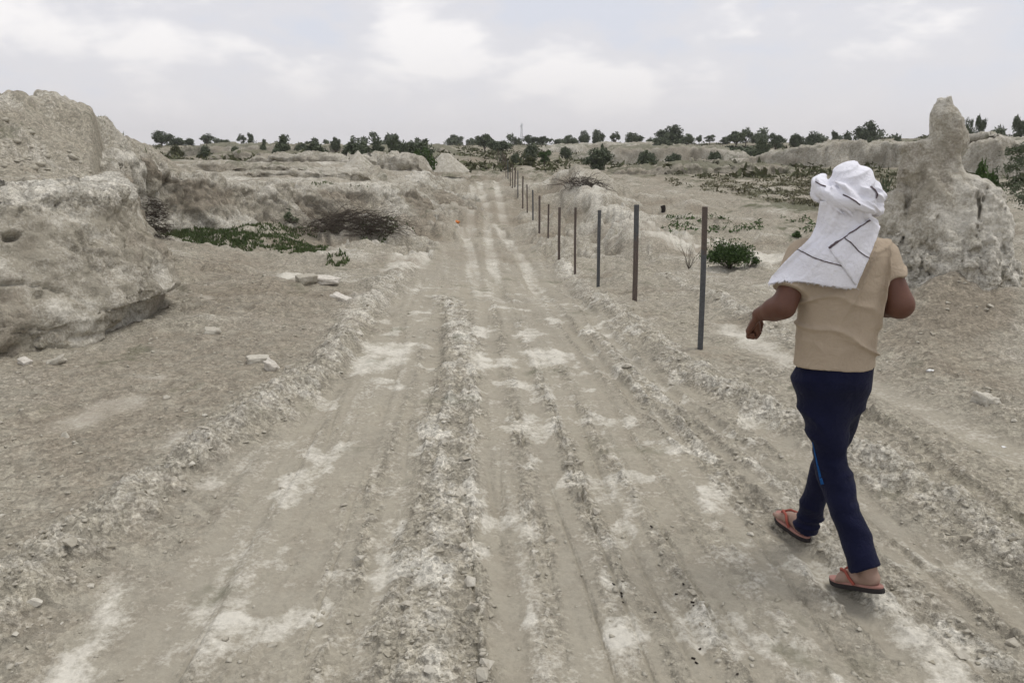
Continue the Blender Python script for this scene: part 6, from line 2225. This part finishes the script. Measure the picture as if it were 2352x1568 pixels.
def uv_soft(px, py):
    """invert the tail's picture coordinates by weighting the nearest grid points"""
    d = ((tailP - np.array([px, py])) ** 2).sum(2).ravel()
    k = np.argsort(d)[:6]; w = 1 / (d[k] + .3); w /= w.sum()
    return float((w * (k // nv)).sum() / (nu - 1)), float((w * (k % nv)).sum() / (nv - 1))
scarf_stripe([(1829, 571), (1850, 582), (1872, 593), (1900, 602), (1921, 607), (1936, 612)], 2.4)
scarf_stripe([(1998, 502), (1975, 520), (1950, 538), (1925, 555), (1905, 572)], 3.2, .0085)
scarf_stripe([(1938, 546), (1955, 560), (1968, 576), (1984, 588), (1996, 594)], 2.4, .0085)
# the folded-over corner: a second layer of cloth with its free edge
def flap():
    A = [(1998, 500), (1975, 517), (1950, 535), (1925, 552), (1904, 571)]
    B = [(2018, 520), (2006, 560), (1992, 598), (1978, 630), (1964, 655)]
    n, m = 26, 20
    V = np.zeros((n, m, 3))
    for i in range(n):
        t = i / (n - 1) * 4
        ax_, ay_ = np.interp(t, range(5), [p[0] for p in A]), np.interp(t, range(5), [p[1] for p in A])
        bx_, by_ = np.interp(t, range(5), [p[0] for p in B]), np.interp(t, range(5), [p[1] for p in B])
        for j in range(m):
            q = j / (m - 1)
            V[i, j] = tail_at(*uv_soft(ax_ + (bx_ - ax_) * q, ay_ + (by_ - ay_) * q), .0055)
    for _ in range(3):
        V[1:-1, 1:-1] = .2 * (V[1:-1, 1:-1] + V[:-2, 1:-1] + V[2:, 1:-1] + V[1:-1, :-2] + V[1:-1, 2:])
    o = mesh_np('fold', V.reshape(-1, 3), grid_faces(n, m), MAT_SCARF)
    sm = o.modifiers.new('thickness', 'SOLIDIFY'); sm.thickness = .003; sm.offset = 0
    under(o, scarf, HC)
flap()
# frayed lower edge
parts = []
for k in range(150):
    u_ = rgs.random()
    q = tail_at(u_, .995, .0); e_ = q + np.array([rgs.normal() * .005, rgs.normal() * .003, -abs(rgs.normal()) * .004 - .002])
    parts.append(tube([q, e_], .0011, .0006, 3))
v, f = join(parts)
fr = under(mesh_np('fringe', v, f, MAT_SCARF), scarf, HC); tag(fr, kind='stuff')
# dark stripes along the rolled band
def band_stripe(pts, w):
    o = strip('stripe', scarf_field, pts, w, MAT_STRIPE, MAN, .003, 2.6, 3.2)
    o.parent = scarf; o.matrix_parent_inverse = Matrix.Translation(-Vector([float(c) for c in HC]))
band_stripe([(1873, 417), (1884, 424), (1897, 428)], 2.6)
band_stripe([(1936, 447), (1950, 453), (1965, 462), (1976, 471)], 2.6)
band_stripe([(2000, 428), (2010, 436), (2016, 446), (2013, 456)], 2.8)

# ------------------------------------------------------------------ dusty air
def haze():
    lo = np.array([-1200.0, -60.0, -16.0]); hi = np.array([1200.0, 1100.0, 34.0])
    q = np.array([(x, y, z) for x in (lo[0], hi[0]) for y in (lo[1], hi[1]) for z in (lo[2], hi[2])])
    f = np.array([(0, 1, 3, 2), (4, 6, 7, 5), (0, 4, 5, 1), (2, 3, 7, 6), (0, 2, 6, 4), (1, 5, 7, 3)])
    m = bpy.data.materials.new('dusty_air'); m.use_nodes = True
    nt = m.node_tree; nt.nodes.clear()
    out = nt.nodes.new('ShaderNodeOutputMaterial'); v = nt.nodes.new('ShaderNodeVolumePrincipled')
    v.inputs['Color'].default_value = (.93, .93, .95, 1)
    v.inputs['Density'].default_value = .00035
    v.inputs['Anisotropy'].default_value = .2
    nt.links.new(v.outputs[0], out.inputs['Volume'])
    o = mesh_np('haze', q, f, m, smooth=False)
    tag(o, 'pale dusty air over the plain', 'haze', kind='stuff')
haze()
